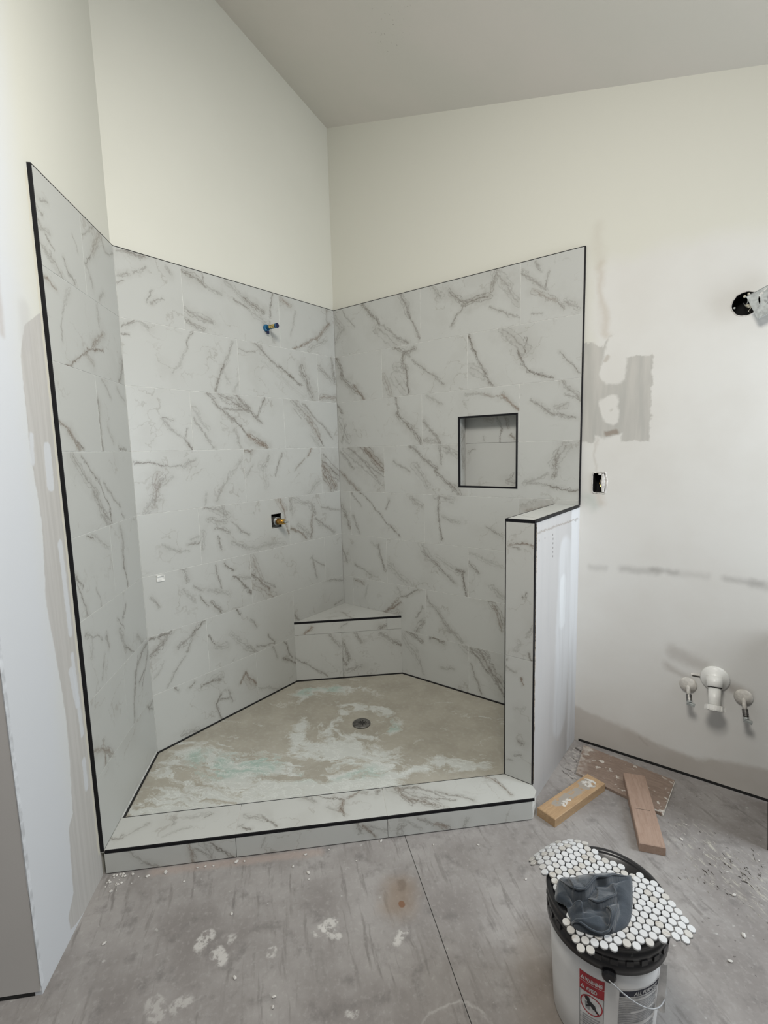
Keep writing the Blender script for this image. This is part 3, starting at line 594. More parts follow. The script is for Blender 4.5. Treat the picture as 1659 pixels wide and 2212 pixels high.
def m_penny():
    m, nb, b = mat('penny_marble')
    tc = nb.n('ShaderNodeTexCoord').outputs['Object']
    o = nb.n('ShaderNodeObjectInfo').outputs['Random']
    s = nb.sep(tc)
    ang = nb.m('MULTIPLY', o, 40.0)
    q = nb.comb(nb.m('ADD', nb.m('MULTIPLY', s[0], nb.m('COSINE', ang)), nb.m('MULTIPLY', s[1], nb.m('SINE', ang))), nb.m('MULTIPLY', nb.m('SUBTRACT', nb.m('MULTIPLY', s[1], nb.m('COSINE', ang)), nb.m('MULTIPLY', s[0], nb.m('SINE', ang))), .25), o)
    f = nb.noise(q, 120, 4, .6, w=nb.m('MULTIPLY', o, 90))
    lot = nb.m('FRACT', nb.m('MULTIPLY', o, 7.13))
    beige = nb.ramp(lot, .52, .80)
    c = nb.mix(nb.m('MULTIPLY', beige, .75), (.54, .55, .56), (.44, .42, .385))
    c = nb.mix(nb.m('MULTIPLY', nb.ramp(f, .56, .66), nb.m('MULTIPLY_ADD', beige, .6, .10)), c, (.34, .29, .235))
    finish(nb, b, c, .30)
    return m
M_PENNY = m_penny()
M_MESH = simple('grey_mesh_backing', (.045, .045, .047), .9)
def m_rag():
    m, nb, b = mat('blue_grey_cloth')
    tc = nb.n('ShaderNodeTexCoord').outputs['Object']
    f = nb.noise(tc, 420, 3, .7); g2 = nb.noise(tc, 26, 4)
    c = nb.mix(nb.ramp(g2, .3, .7), (.020, .028, .039), (.036, .047, .061))
    c = nb.mix(nb.m('MULTIPLY', nb.ramp(f, .55, .8), .35), c, (.075, .088, .10))
    finish(nb, b, c, .95, f, .6, .0012)
    b.inputs['Sheen Weight'].default_value = .35
    return m
M_RAG = m_rag()
M_RED = simple('red_print', (.42, .018, .03), .5)
M_INK = simple('black_print', (.012, .012, .016), .5)
M_INKBLUE = simple('dark_navy_print', (.012, .014, .035), .5)
M_GREYPRINT = simple('grey_print', (.36, .36, .37), .6)
M_WHITEPRINT = simple('white_print', (.72, .71, .70), .5)
M_PLASTER = simple('plaster_crumb', (.62, .60, .57), .85, 0, 80, .15)
M_DIRT = simple('dark_dirt', (.07, .06, .05), .9, 0, 80, .2)
M_CLEAR = simple('pale_tape', (.80, .80, .77), .25)
M_CABLE = simple('cream_wire', (.62, .58, .47), .6)
M_PANEL = simple('black_panel_paint', (.012, .010, .010), .5)
M_WALLR = m_wall_right(); M_WALLL = m_wall_left()
M_WALLB = m_drywall('drywall_back', CREAM, (.665, .66, .593)); M_CEIL = m_ceiling(); M_HALF = m_half(); M_FLOOR = m_floor()
M_GREYWALL = m_drywall('grey_wall_paint', (.55, .53, .51), (.52, .50, .48), 'y', 1.4)

# ------------------------------------------------------------------ mesh helpers
def obj(name, bm, m, parent=None, smooth=False, mats=None):
    bmesh.ops.recalc_face_normals(bm, faces=bm.faces)
    me = bpy.data.meshes.new(name)
    bm.to_mesh(me); bm.free()
    for q in (mats or [m]): me.materials.append(q)
    if smooth:
        for p in me.polygons: p.use_smooth = True
    o = bpy.data.objects.new(name, me)
    COL.objects.link(o)
    if parent: o.parent = parent
    return o
def tag(o, label=None, cat=None, group=None, kind=None):
    for k, v in (('label', label), ('category', cat), ('group', group), ('kind', kind)):
        if v: o[k] = v
    return o
def empty(name, loc, rz=0.0):
    o = bpy.data.objects.new(name, None)
    o.empty_display_size = 0.05
    COL.objects.link(o); o.location = loc; o.rotation_euler = (0, 0, rz)
    return o
def prism(bm, pts, z0, z1):
    """polygon in plan extruded from z0 to z1; z1 may be a function of (x, y)"""
    top = z1 if callable(z1) else (lambda x, y: z1)
    a = [bm.verts.new((x, y, z0)) for x, y in pts]
    b = [bm.verts.new((x, y, top(x, y))) for x, y in pts]
    n = len(pts)
    bm.faces.new(a[::-1]); bm.faces.new(b)
    for i in range(n): bm.faces.new((a[i], a[(i + 1) % n], b[(i + 1) % n], b[i]))
    return bm
def slab(bm, O, U, V, N, u0, v0, u1, v1, n0, n1, ch=0.0):
    """box given in a wall frame; ch chamfers the outer face"""
    O, U, V, N = map(Vector, (O, U, V, N))
    P = lambda u, v, n: bm.verts.new(O + U * u + V * v + N * n)
    if ch <= 0:
        r = [[P(u0, v0, n), P(u1, v0, n), P(u1, v1, n), P(u0, v1, n)] for n in (n0, n1)]
    else:
        r = [[P(u0, v0, n), P(u1, v0, n), P(u1, v1, n), P(u0, v1, n)] for n in (n0, n1 - ch)]
        r.append([P(u0 + ch, v0 + ch, n1), P(u1 - ch, v0 + ch, n1), P(u1 - ch, v1 - ch, n1), P(u0 + ch, v1 - ch, n1)])
    bm.faces.new(r[0][::-1]); bm.faces.new(r[-1])
    for a, b in zip(r, r[1:]):
        for i in range(4): bm.faces.new((a[i], a[(i + 1) % 4], b[(i + 1) % 4], b[i]))
    return bm
def box(bm, x0, x1, y0, y1, z0, z1, ch=0.0):
    return slab(bm, (0, 0, 0), (1, 0, 0), (0, 1, 0), (0, 0, 1), x0, y0, x1, y1, z0, z1, ch)
def lathe(bm, prof, seg=32, M=None, cap=True):
    """profile [(r, z)] spun about local z"""
    rings = []
    for r, z in prof:
        if r < 1e-6: rings.append([bm.verts.new((0, 0, z))])
        else: rings.append([bm.verts.new((r * math.cos(2 * math.pi * i / seg), r * math.sin(2 * math.pi * i / seg), z)) for i in range(seg)])
    for a, b in zip(rings, rings[1:]):
        for i in range(seg):
            j = (i + 1) % seg
            if len(a) == 1 and len(b) == 1: continue
            if len(a) == 1: bm.faces.new((a[0], b[j], b[i]))
            elif len(b) == 1: bm.faces.new((a[i], a[j], b[0]))
            else: bm.faces.new((a[i], a[j], b[j], b[i]))
    if cap:
        for r in (rings[0], rings[-1]):
            if len(r) > 2: bm.faces.new(r)
    vs_ = [v for r in rings for v in r]
    if M is not None: bmesh.ops.transform(bm, matrix=M, verts=vs_)
    return bm
def axis_matrix(p, d):
    d = Vector(d).normalized()
    return Matrix.Translation(Vector(p)) @ d.to_track_quat('Z', 'Y').to_matrix().to_4x4()
def tube(bm, pts, r, seg=8):
    pts = [Vector(p) for p in pts]
    rr = r if isinstance(r, (list, tuple)) else [r] * len(pts)
    rings = []
    up = None
    for i, p in enumerate(pts):
        d = (pts[min(i + 1, len(pts) - 1)] - pts[max(i - 1, 0)]).normalized()
        if up is None: up = d.orthogonal()
        x = d.cross(up).normalized(); up = x.cross(d)
        rings.append([bm.verts.new(p + (x * math.cos(2 * math.pi * k / seg) + up * math.sin(2 * math.pi * k / seg)) * rr[i]) for k in range(seg)])
    for a, b in zip(rings, rings[1:]):
        for k in range(seg): bm.faces.new((a[k], a[(k + 1) % seg], b[(k + 1) % seg], b[k]))
    bm.faces.new(rings[0][::-1]); bm.faces.new(rings[-1])
    return bm
def ngon(bm, cx, cy, r, seg=24):
    return [(cx + r * math.cos(2 * math.pi * i / seg), cy + r * math.sin(2 * math.pi * i / seg)) for i in range(seg)]
def cut(o, cutters):
    """boolean difference, baked into the mesh"""
    tmp = []
    for bm in cutters:
        c = obj('cutter', bm, M_DARK); c.matrix_world = o.matrix_world.copy() if False else Matrix.Identity(4)
        md = o.modifiers.new('b', 'BOOLEAN'); md.operation = 'DIFFERENCE'; md.solver = 'EXACT'; md.object = c
        tmp.append(c)
    bpy.context.view_layer.update()
    ev = o.evaluated_get(bpy.context.evaluated_depsgraph_get())
    me = bpy.data.meshes.new_from_object(ev)
    me.name = o.data.name
    o.modifiers.clear(); o.data = me
    for c in tmp: bpy.data.objects.remove(c, do_unlink=True)
def bm_slab(*a, **k): return slab(bmesh.new(), *a, **k)
def bm_box(*a, **k): return box(bmesh.new(), *a, **k)

TILE_T = .0085
def lay_tiles(fr, parent, poly=None, skip=()):
    """one object per tile; origin at its lower corner so its veins travel with it"""
    O, U, V, N, rects = FR[fr]
    O, U, V, N = map(Vector, (O, U, V, N))
    out = []
    for i, (u0, v0, u1, v1) in enumerate(rects):
        bm = bmesh.new()
        w, h = u1 - u0, v1 - v0
        slab(bm, (0, 0, 0), (1, 0, 0), (0, 1, 0), (0, 0, 1), G, G, w - G, h - G, -TILE_T, 0, .0005)
        o = obj('tile', bm, M_MARBLE, parent)
        M = Matrix.Identity(4)
        p = O + U * u0 + V * v0
        for r in range(3): M[r][0], M[r][1], M[r][2], M[r][3] = U[r], V[r], N[r], p[r]
        o.matrix_world = M
        for k, s in enumerate(VEINS.get(fr + str(i), ())):
            o['s%d' % k] = [s[0] / 1000, s[1] / 1000, s[2] / 1000, s[3] / 1000]
            o['t%d' % k] = [s[4] / 10000, s[5] / 100, s[6] / 100]
        out.append(o)
    return out

# ------------------------------------------------------------------ the setting
X1, YB = 4.6, -4.9
def over(x, y): return ceil_z(x, y) + .02
# ceiling: one sloping plane
bm = bmesh.new()
cs = [(-.3, .3), (X1, .3), (X1, YB), (-.3, YB)]
a = [bm.verts.new((x, y, ceil_z(x, y))) for x, y in cs]; b = [bm.verts.new((x, y, ceil_z(x, y) + .1)) for x, y in cs]
bm.faces.new(a); bm.faces.new(b[::-1])
for i in range(4): bm.faces.new((a[i], b[i], b[(i + 1) % 4], a[(i + 1) % 4]))
tag(obj('ceiling', bm, M_CEIL), kind='structure')

# floor: two sheets of plywood meeting at a seam, on a dark base
floor = tag(obj('floor', bm_box(-.3, X1, YB, .3, -.06, -.014), M_DARK), kind='structure')
SA, SD = Vector((1.294, -1.092)), Vector((.77, -.64)).normalized()
SN = Vector((-SD.y, SD.x))
for sgn in (1, -1):
    bm = bm_box(-.3, X1, YB, .3, -.014, 0)
    geo = bm.verts[:] + bm.edges[:] + bm.faces[:]
    off = SA + SN * (.0012 * sgn)
    r = bmesh.ops.bisect_plane(bm, geom=geo, plane_co=(off.x, off.y, 0), plane_no=(SN.x * sgn, SN.y * sgn, 0), clear_inner=True)
    bmesh.ops.holes_fill(bm, edges=[e for e in r['geom_cut'] if isinstance(e, bmesh.types.BMEdge)])
    obj('subfloor_sheet', bm, M_FLOOR, floor)

# back wall (shower valve side)
bm = bmesh.new()
prism(bm, [(-DT, DT + .1), (-DT, -L - .414 * DT), (-DT - .1, -L - .0414), (-DT - .1, DT + .1)], -.01, over)
wall_back = tag(obj('wall_back', bm, M_WALLB), kind='structure')
VALVE = (-.629, -.550, 1.125, 1.2115)
cut(wall_back, [bm_box(-.09, .05, *VALVE[:2], *VALVE[2:])])
# right wall, running on past the shower to the sink
NX = (.945, 1.310, 1.355, 1.765)
bm = bmesh.new()
prism(bm, [(-DT, DT), (X1, DT), (X1, DT + .13), (-DT, DT + .13)], -.01, over)
bm2 = None
wall_right = tag(obj('wall_right', bm, M_WALLR), kind='structure')
OUT = (1.700, 1.757, 1.347, 1.445); HOLE = (2.281, 2.145, .048)
hb = lathe(bmesh.new(), [(HOLE[2], 0), (HOLE[2], .085)], 28, axis_matrix((HOLE[0], DT - .02, HOLE[1]), (0, 1, 0)))
cut(wall_right, [bm_box(NX[0] - .01, NX[1] + .01, -.05, .105, NX[2] - .01, NX[3] + .01), bm_box(OUT[0], OUT[1], -.05, .08, OUT[2], OUT[3]), hb,
                 bm_box(2.165, 2.235, -.05, .05, .500, .513)])
# left wall: 45 degree return ending at an outside corner
wl0 = lw(0, 0, -DT); tEnd = 1.078
p0 = (-DT, -L - .414 * DT); p1 = lw(tEnd, 0, -DT)[:2]; p2 = lw(tEnd, 0, -1.3)[:2]; p3 = lw(0, 0, -.5)[:2]
bm = bmesh.new(); prism(bm, [p0, p1, (p1[0] - NL[0] * .12, p1[1] - NL[1] * .12), (p0[0] - NL[0] * .12, p0[1] - NL[1] * .12)], .0, over)
wall_left = tag(obj('wall_left', bm, M_WALLL), kind='structure')
bm = bmesh.new(); e = lw(tEnd - .0, 0, -DT - .0005); e2 = lw(tEnd, 0, -1.6)
q0 = lw(tEnd - .004, 0, -DT - .001); q1 = lw(tEnd + .001, 0, -DT - .0012); q2 = lw(tEnd + .001, 0, -1.6); q3 = lw(tEnd - .11, 0, -1.6); q4 = lw(tEnd - .11, 0, -.16)
prism(bm, [lw(tEnd + .0005, 0, -DT - .002)[:2], lw(tEnd + .0005, 0, -1.6)[:2], lw(tEnd + .1, 0, -1.6)[:2]][:0] or [lw(tEnd + .002, 0, -DT - .003)[:2], lw(tEnd + .002, 0, -1.6)[:2], lw(tEnd - .0, 0, -1.6)[:2], lw(tEnd - .0, 0, -DT - .003)[:2]], .014, over)
tag(obj('wall_end', bm, M_GREYWALL), kind='structure')
# crusty white paint ridge on the outside corner
bm = bmesh.new(); zz = .03; pts = []
while zz < 2.6:
    k = .0012 + .0022 * max(0, mnoise.noise((zz * 9, 3.1, 0))) + .0016 * max(0, mnoise.noise((zz * 31, .7, 0)))
    pts.append((zz, k)); zz += .012
va = [bm.verts.new(lw(tEnd + .0025, z, -DT - k * 1.6)) for z, k in pts]
vb = [bm.verts.new(lw(tEnd + .0030, z, -DT + .0004)) for z, k in pts]
vc = [bm.verts.new(lw(tEnd - .012, z, -DT + .0006)) for z, k in pts]
for i in range(len(pts) - 1):
    bm.faces.new((va[i], va[i + 1], vb[i + 1], vb[i])); bm.faces.new((vb[i], vb[i + 1], vc[i + 1], vc[i]))
cr = obj('corner_bead', bm, simple('white_paint', (.615, .635, .665), .7), wall_left)
# dark gaps where the drywall stops above the floor
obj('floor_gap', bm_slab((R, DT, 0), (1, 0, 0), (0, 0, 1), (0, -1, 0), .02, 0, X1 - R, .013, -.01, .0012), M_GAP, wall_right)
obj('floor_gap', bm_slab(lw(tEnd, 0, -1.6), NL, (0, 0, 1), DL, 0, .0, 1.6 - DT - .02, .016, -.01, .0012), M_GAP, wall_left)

# thinset behind the tiles
obj('thinset_bed', bm_slab((0, 0, 0), (0, -1, 0), (0, 0, 1), (1, 0, 0), 0, ZP + .0062, L, ZT - .004, -DT - .002, -.0011), M_GROUT, wall_back)
cut(wall_back.children[0], [bm_box(-.09, .05, *VALVE[:2], *VALVE[2:])])
obj('thinset_bed', bm_slab((0, 0, 0), (1, 0, 0), (0, 0, 1), (0, -1, 0), 0, ZP + .0062, R - .006, ZT - .004, -DT - .002, -.0011), M_GROUT, wall_right)
cut([c for c in wall_right.children if c.name.startswith('thinset')][0], [bm_box(NX[0], NX[1], -.05, .105, NX[2], NX[3])])
obj('thinset_bed', bm_slab(lw(0), DL, (0, 0, 1), NL, .004, ZP + .0062, D - .006, ZT - .004, -DT - .001, -.0011), M_GROUT, wall_left)

tb = lay_tiles('back', wall_back); tr = lay_tiles('right', wall_right); tl = lay_tiles('left', wall_left)
def overlaps(o, x0, x1, z0, z1, ax):
    bb = [o.matrix_world @ Vector(c) for c in o.bound_box]
    a0, a1 = min(v[ax] for v in bb), max(v[ax] for v in bb); b0, b1 = min(v.z for v in bb), max(v.z for v in bb)
    return a0 < x1 and a1 > x0 and b0 < z1 and b1 > z0
bpy.context.view_layer.update()
for o in tr:
    if overlaps(o, *NX, 0): cut(o, [bm_box(NX[0], NX[1], -.05, .105, NX[2], NX[3])])
for o in tb:
    if overlaps(o, *VALVE, 1): cut(o, [bm_box(-.09, .05, *VALVE[:2], *VALVE[2:])])

# black edge profiles
def trim(parent, O, U, V, N, u0, v0, u1, v1, n0, n1, ch=.0006):
    return obj('edge_trim', bm_slab(O, U, V, N, u0, v0, u1, v1, n0, n1, ch), M_BLACK, parent)
Zv = (0, 0, 1)
trim(wall_back, (0, -L, 0), (0, 1, 0), Zv, (1, 0, 0), 0, ZT - .0035, L, ZT, -DT, .0008)
trim(wall_right, (0, 0, 0), (1, 0, 0), Zv, (0, -1, 0), 0, ZT - .0035, R, ZT, -DT, .0008)
trim(wall_right, (0, 0, 0), (1, 0, 0), Zv, (0, -1, 0), R - .004, ZH + .001, R + .001, ZT - .0036, -DT, .0010)
trim(wall_left, lw(D), (-DL[0], -DL[1], 0), Zv, NL, 0.0045, ZT - .0035, D, ZT, -DT, .0008)
trim(wall_left, lw(D), (-DL[0], -DL[1], 0), Zv, NL, -.001, ZC - .002, .0035, ZT, -DT, .0012)

# niche in the right wall
niche = obj('niche', bm_slab((NX[0], 0, NX[2]), (1, 0, 0), Zv, (0, -1, 0), -.006, -.006, NX[1] - NX[0] + .006, NX[3] - NX[2] + .006, -.10, -.094), M_GROUT, wall_right)
for o in lay_tiles('niche', niche): pass
nw, nh = NX[1] - NX[0], NX[3] - NX[2]
NO = Vector((NX[0], 0, NX[2]))
def liner(O, U, V, N, w, h, sd):
    bm = bm_slab((0, 0, 0), (1, 0, 0), (0, 1, 0), (0, 0, 1), 0.0005, 0.0005, w - .0005, h - .0005, -.006, 0, .0006)
    o = obj('tile', bm, M_MARBLE, niche)
    U, V, N = map(Vector, (U, V, N)); M = Matrix.Identity(4)
    for r in range(3): M[r][0], M[r][1], M[r][2], M[r][3] = U[r], V[r], N[r], O[r]
    o.matrix_world = M
    for k, (a_, b_) in enumerate(sd): o['s%d' % k] = a_; o['t%d' % k] = b_
liner((NX[0], .0895, NX[2]), (0, -1, 0), Zv, (1, 0, 0), .089, nh, [([.03, .12, .05, .33], [.02, .5, .2]), ([.02, .3, .04, .27], [.006, .7, .2])])
liner((NX[1], .0005, NX[2]), (0, 1, 0), Zv, (-1, 0, 0), .089, nh, [([.03, .12, .05, .33], [.02, .4, .1])])
liner((NX[0] + .0005, .0005, NX[2]), (1, 0, 0), (0, 1, 0), (0, 0, 1), nw - .001, .089, [])
liner((NX[0] + .0005, .0895, NX[3]), (1, 0, 0), (0, -1, 0), (0, 0, -1), nw - .001, .089, [([.2, .02, .3, .06], [.02, .4, .2])])
tw = .0105
for (u0, v0, u1, v1) in ((0, 0, nw, tw), (0, nh - tw, nw, nh), (0, tw, tw, nh - tw), (nw - tw, tw, nw, nh - tw)):
    obj('niche_trim', bm_slab(NO, (1, 0, 0), Zv, (0, -1, 0), u0, v0, u1, v1, -.008, .0015, .0007), M_BLACK, niche)

# half wall
bm = bmesh.new()
HX0, HX1 = R - HW, R
box(bm, HX0 + .010, HX1 - .0015, -HE + .010, DT, 0, ZH - .012)
wall_half = tag(obj('wall_half', bm, M_HALF), kind='structure')
O_, U_, V_, N_, _ = FR['halfend']
lay_tiles('halfend', wall_half); lay_tiles('cap', wall_half)
obj('thinset_bed', bm_box(HX0 + .003, HX1 - .003, -HE + .002, -HE + .010, ZC, ZH - .012), M_GROUT, wall_half)
# inner face of the half wall, tiled in full rows
for r in range(4, 8):
    for (a_, b_) in (((0, HE - .004),) if r % 2 else ((0, .3), (.3, HE - .004))):
        bm = bm_slab((0, 0, 0), (1, 0, 0), (0, 1, 0), (0, 0, 1), G, G, b_ - a_ - G, min(ZJ[r], ZH - .013) - max(ZJ[r + 1], ZP + .006) - G, -TILE_T, 0, .0008)
        o = obj('tile', bm, M_MARBLE, wall_half)
        o.matrix_world = Matrix(((0, 0, -1, HX0), (-1, 0, 0, -a_ - .002), (0, 1, 0, max(ZJ[r + 1], ZP + .006)), (0, 0, 0, 1)))
trim(wall_half, O_, U_, V_, N_, 0, ZC + .0005, .0035, ZH - .0125, -.010, .0008)
trim(wall_half, O_, U_, V_, N_, HW - .0035, ZC + .0005, HW + .001, ZH - .0125, -.012, .0010)
trim(wall_half, (HX0, -HE, ZH), (1, 0, 0), (0, 1, 0), (0, 0, 1), 0, -.001, HW, .0115, -.0115, .0006)
trim(wall_half, (HX0, -HE, ZH), (1, 0, 0), (0, 1, 0), (0, 0, 1), HW - .0115, .012, HW + .001, HE, -.0115, .0006)
trim(wall_half, (HX0, -HE, ZH), (1, 0, 0), (0, 1, 0), (0, 0, 1), 0, .012, .0035, HE, -.0115, .0006)
# rough mortar showing along the edge of the half wall
bm = bmesh.new(); n = 60; pr = []
for i in range(n + 1):
    z = .11 + (ZH - .13) * i / n
    w = .006 + .008 * abs(mnoise.noise((z * 14, 1.7, 0))) + (.010 if z > 1.0 else 0) * abs(mnoise.noise((z * 25, 5.2, 0)))
    pr.append((bm.verts.new((HX1 - .0012, -HE + .0075, z)), bm.verts.new((HX1 + .0022 * (1 + mnoise.noise((z * 60, 0, 0))), -HE + .0085 + w * .5, z)), bm.verts.new((HX1 - .0012, -HE + .009 + w, z))))
for a_, b_ in zip(pr, pr[1:]):
    for k in range(2): bm.faces.new((a_[k], a_[k + 1], b_[k + 1], b_[k]))
obj('rough_mortar_edge', bm, simple('brown_mortar', (.34, .28, .22), .9, 0, 120, .4), wall_half)

# ------------------------------------------------------------------ shower fittings
PANPTS = [(.006, -BS - .0015), (.006, -L + .003), lw(D - CW - .004, 0, .006)[:2], (HX0 - .005, -HE - .010), (HX0 - .005, -.006), (BS2 + .0015, -.006)]
pan = empty('shower_pan', (.8, -.7, 0)); tag(pan, 'sloped shower floor with whitish green coating brushed over tan mortar', 'shower floor')
bm = bmesh.new()
cx, cy = .668, -.624
def inset(k): return [(cx + (x - cx) * k, cy + (y - cy) * k) for x, y in PANPTS]
rings = []
for k, z in ((1, ZP), (.6, ZP - .004), (.3, ZP - .009), (.12, ZP - .012)):
    rings.append([bm.verts.new((x - .8, y + .7, z)) for x, y in inset(k)])
for a_, b_ in zip(rings, rings[1:]):
    for i in range(6): bm.faces.new((a_[i], a_[(i + 1) % 6], b_[(i + 1) % 6], b_[i]))
bm.faces.new(rings[-1])
lo = [bm.verts.new((x - .8, y + .7, .02)) for x, y in PANPTS]
for i in range(6): bm.faces.new((lo[i], lo[(i + 1) % 6], rings[0][(i + 1) % 6], rings[0][i]))
bm.faces.new(lo[::-1])
mo = obj('mortar_bed', bm, None, pan, mats=[M_PAN])
# world aligned pattern: keep object coordinates equal to world by offsetting the mesh
for v in mo.data.vertices: v.co += Vector((.8, -.7, 0))
mo.location = (-.8, .7, 0)
bm = bmesh.new()
prism(bm, [(.0052, -BS - .001), (.0052, -L + .002), lw(D - CW - .002, 0, .0052)[:2], (HX0 - .002, -HE - .005), (HX0 - .002, -.0052), (BS2 + .001, -.0052)], 0.001, .019)
o = obj('black_liner', bm, M_GAP, pan); o.location = (-.8, .7, 0)
cz0, cz1 = .019, ZP + .0058
obj('black_caulk', bm_box(-.010, .0046, -L + .004, -BS, cz0, cz1), M_GAP, wall_back)
obj('black_caulk', bm_box(BS2, HX0 - .001, -.0046, .010, cz0, cz1), M_GAP, wall_right)
obj('black_caulk', bm_slab(lw(0), DL, (0, 0, 1), NL, .002, cz0, D - CW - .002, cz1, -.010, .0046), M_GAP, wall_left)
# drain
dr = empty('drain_cover', (cx, cy, ZP - .012)); dr.parent = pan; dr.location = (cx - .8, cy + .7, ZP - .012)
bpy.data.objects.remove(dr, do_unlink=True)
bm = lathe(bmesh.new(), [(.0, .0), (.0505, .0), (.0505, .006), (.047, .0085), (.044, .0075), (.0, .0075)], 40, cap=False)
drain = obj('drain_cover', bm, M_DRAIN, pan); drain.location = (cx - .8, cy + .7, ZP - .012)
hp = []
for ring_r, cnt in ((.0, 1), (.0075, 6), (.0150, 11), (.0225, 9)):
    for i in range(cnt): hp.append((ring_r, 2 * math.pi * i / cnt + ring_r * 30))
for r_, a_ in hp:
    bm = bmesh.new(); x, y = r_ * math.cos(a_) + .004, r_ * math.sin(a_) + .002
    prism(bm, [(x - .0026, y - .0026), (x + .0026, y - .0026), (x + .0026, y + .0026), (x - .0026, y + .0026)], .006, .0079)
    obj('drain_hole', bm, M_DARK, drain)

# curb
curb = empty('shower_curb', lw(D, 0, .85)); tag(curb, 'low marble tiled curb across the shower entrance with black front edge', 'shower curb')
def at_world(o, parent):
    o.parent = parent; o.matrix_parent_inverse = Matrix.Translation(-Vector(parent.location))
CP = [lw(D - CW, 0, .004)[:2], (HX0 + .0, -HE - .001), (HX1 + .001, -HE - .001), (1.672, -.634), lw(D - .002, 0, 1.725)[:2], lw(D - .009, 0, 0)[:2]]
bm = bmesh.new(); prism(bm, [lw(D - CW + .008, 0, .008)[:2], (HX0 + .008, -HE - .012), (HX1, -HE - .012), (1.668, -.640), lw(D - .009, 0, 1.722)[:2], lw(D - .009, 0, .001)[:2]], .0, ZC - .0022)
o = obj('mortar_core', bm, M_GROUT); at_world(o, curb)
for o in lay_tiles('curbtop', None) + lay_tiles('curbfront', None):
    pass
ct = [o for o in bpy.data.objects if o.name.startswith('tile') and o.parent is None]
def poly_tile(name, pts3, N, frame, i):
    """flat tile of arbitrary outline in a frame"""
    O, U, V, Nn, rects = FR[frame]
    O, U, V, Nn = map(Vector, (O, U, V, Nn)); p = O + U * rects[i][0] + V * rects[i][1]
    bm = bmesh.new()
    loc = [((Vector(q) - p).dot(U), (Vector(q) - p).dot(V)) for q in pts3]
    prism(bm, loc, -TILE_T, 0)
    o = obj(name, bm, M_MARBLE)
    M = Matrix.Identity(4)
    for r in range(3): M[r][0], M[r][1], M[r][2], M[r][3] = U[r], V[r], Nn[r], p[r]
    o.matrix_world = M
    for k, s in enumerate(VEINS.get(frame + str(i), ())):
        o['s%d' % k] = [s[0] / 1000, s[1] / 1000, s[2] / 1000, s[3] / 1000]; o['t%d' % k] = [s[4] / 10000, s[5] / 100, s[6] / 100]
    return o
# the last top tile wraps round the foot of the half wall
old = ct[2]
bpy.data.objects.remove(old, do_unlink=True); ct.pop(2)
ct.append(poly_tile('tile', [lw(D - .004, ZC, 1.092 + G), lw(D - .004, ZC, 1.724), (1.669, -.636, ZC), (HX1 - .001, -HE - .0012, ZC), (HX0 + .001, -HE - .0012, ZC), lw(D - CW + .001, ZC, 1.092 + G)], Zv, 'curbtop', 2))
bpy.context.view_layer.update()
for o in ct:
    at_world(o, curb)
o = obj('edge_trim', bm_slab(lw(D, ZC), NL, (-DL[0], -DL[1], 0), Zv, .004, -.0008, 1.724, .0035, -.0115, .0006, .0006), M_BLACK); at_world(o, curb)
o = obj('edge_trim', bm_slab(lw(D - CW, ZC), NL, (-DL[0], -DL[1], 0), Zv, .004, -.0005, 1.655, .0022, -.0115, .0003), M_BLACK); at_world(o, curb)

# corner bench
bench = empty('corner_bench', (.15, -.15, 0)); tag(bench, 'triangular marble tiled corner bench with black front edge between both shower walls', 'bench')
bm = bmesh.new(); prism(bm, [(.0015, -.0015), (.0015, -BS + .012), (BS2 - .012, -.0015)], .02, ZS - .010)
o = obj('bench_core', bm, M_GROUT); at_world(o, bench)
o = poly_tile('tile', [(.001, -.001, ZS), (.001, -BS + .008, ZS), (BS2 - .008, -.001, ZS)], Zv, 'btop', 0); at_world(o, bench)
lay_tiles('bfront', None)
for o in [o for o in bpy.data.objects if o.name.startswith('tile') and o.parent is None]:
    at_world(o, bench)
o = obj('black_caulk', bm_slab(FR['bfront'][0], FR['bfront'][1], (0, 0, 1), FR['bfront'][3], .002, cz0, .704, cz1, -.008, .0040), M_GAP); at_world(o, bench)
O_, U_, V_, N_, _ = FR['bfront']; bl = (BS ** 2 + BS2 ** 2) ** .5
o = obj('edge_trim', bm_slab(O_, U_, V_, N_, .0, ZS - .0115, bl, ZS + .0006, -.006, .0012, .0007), M_BLACK); at_world(o, bench)

# shower arm test pipe
t = empty('shower_arm_stub', (0, -.593, 2.313)); tag(t, 'blue plastic pipe stub with a yellow sticker high on the marble shower wall', 'pipe')
ax = (1, .0, .0)
o = obj('pipe', lathe(bmesh.new(), [(.0125, -.02), (.0125, .094), (.0145, .096), (.0145, .100), (.0105, .100), (.0105, .07), (0, .07)], 24, axis_matrix((0, 0, 0), ax)), None, t, True, [M_BLUE])
obj('flange', lathe(bmesh.new(), [(.0, .0005), (.021, .0005), (.0215, .009), (.018, .014), (.0125, .016)], 12, axis_matrix((0, 0, 0), ax), False), M_BLUE, t)
obj('pipe_mouth', lathe(bmesh.new(), [(0, .0925), (.0136, .0925), (.0136, .1008), (.0, .1008)], 24, axis_matrix((0, 0, 0), ax), False), M_NAVY, t)
bm = bmesh.new(); va = []
for i in range(9):
    an = math.radians(40 + i * 13)
    d = Vector((0, -math.sin(an) * 1, math.cos(an)))
    va.append([bm.verts.new(Vector((x, 0, 0)) + d * .0131) for x in (.04, .088)])
for a_, b_ in zip(va, va[1:]): bm.faces.new((a_[0], a_[1], b_[1], b_[0]))
st = obj('sticker', bm, M_YELLOW, t, True); st['label'] = 'yellow sticker'
obj('tab', bm_box(.012, .02, -.006, .008, -.034, -.018), M_NAVY, t)

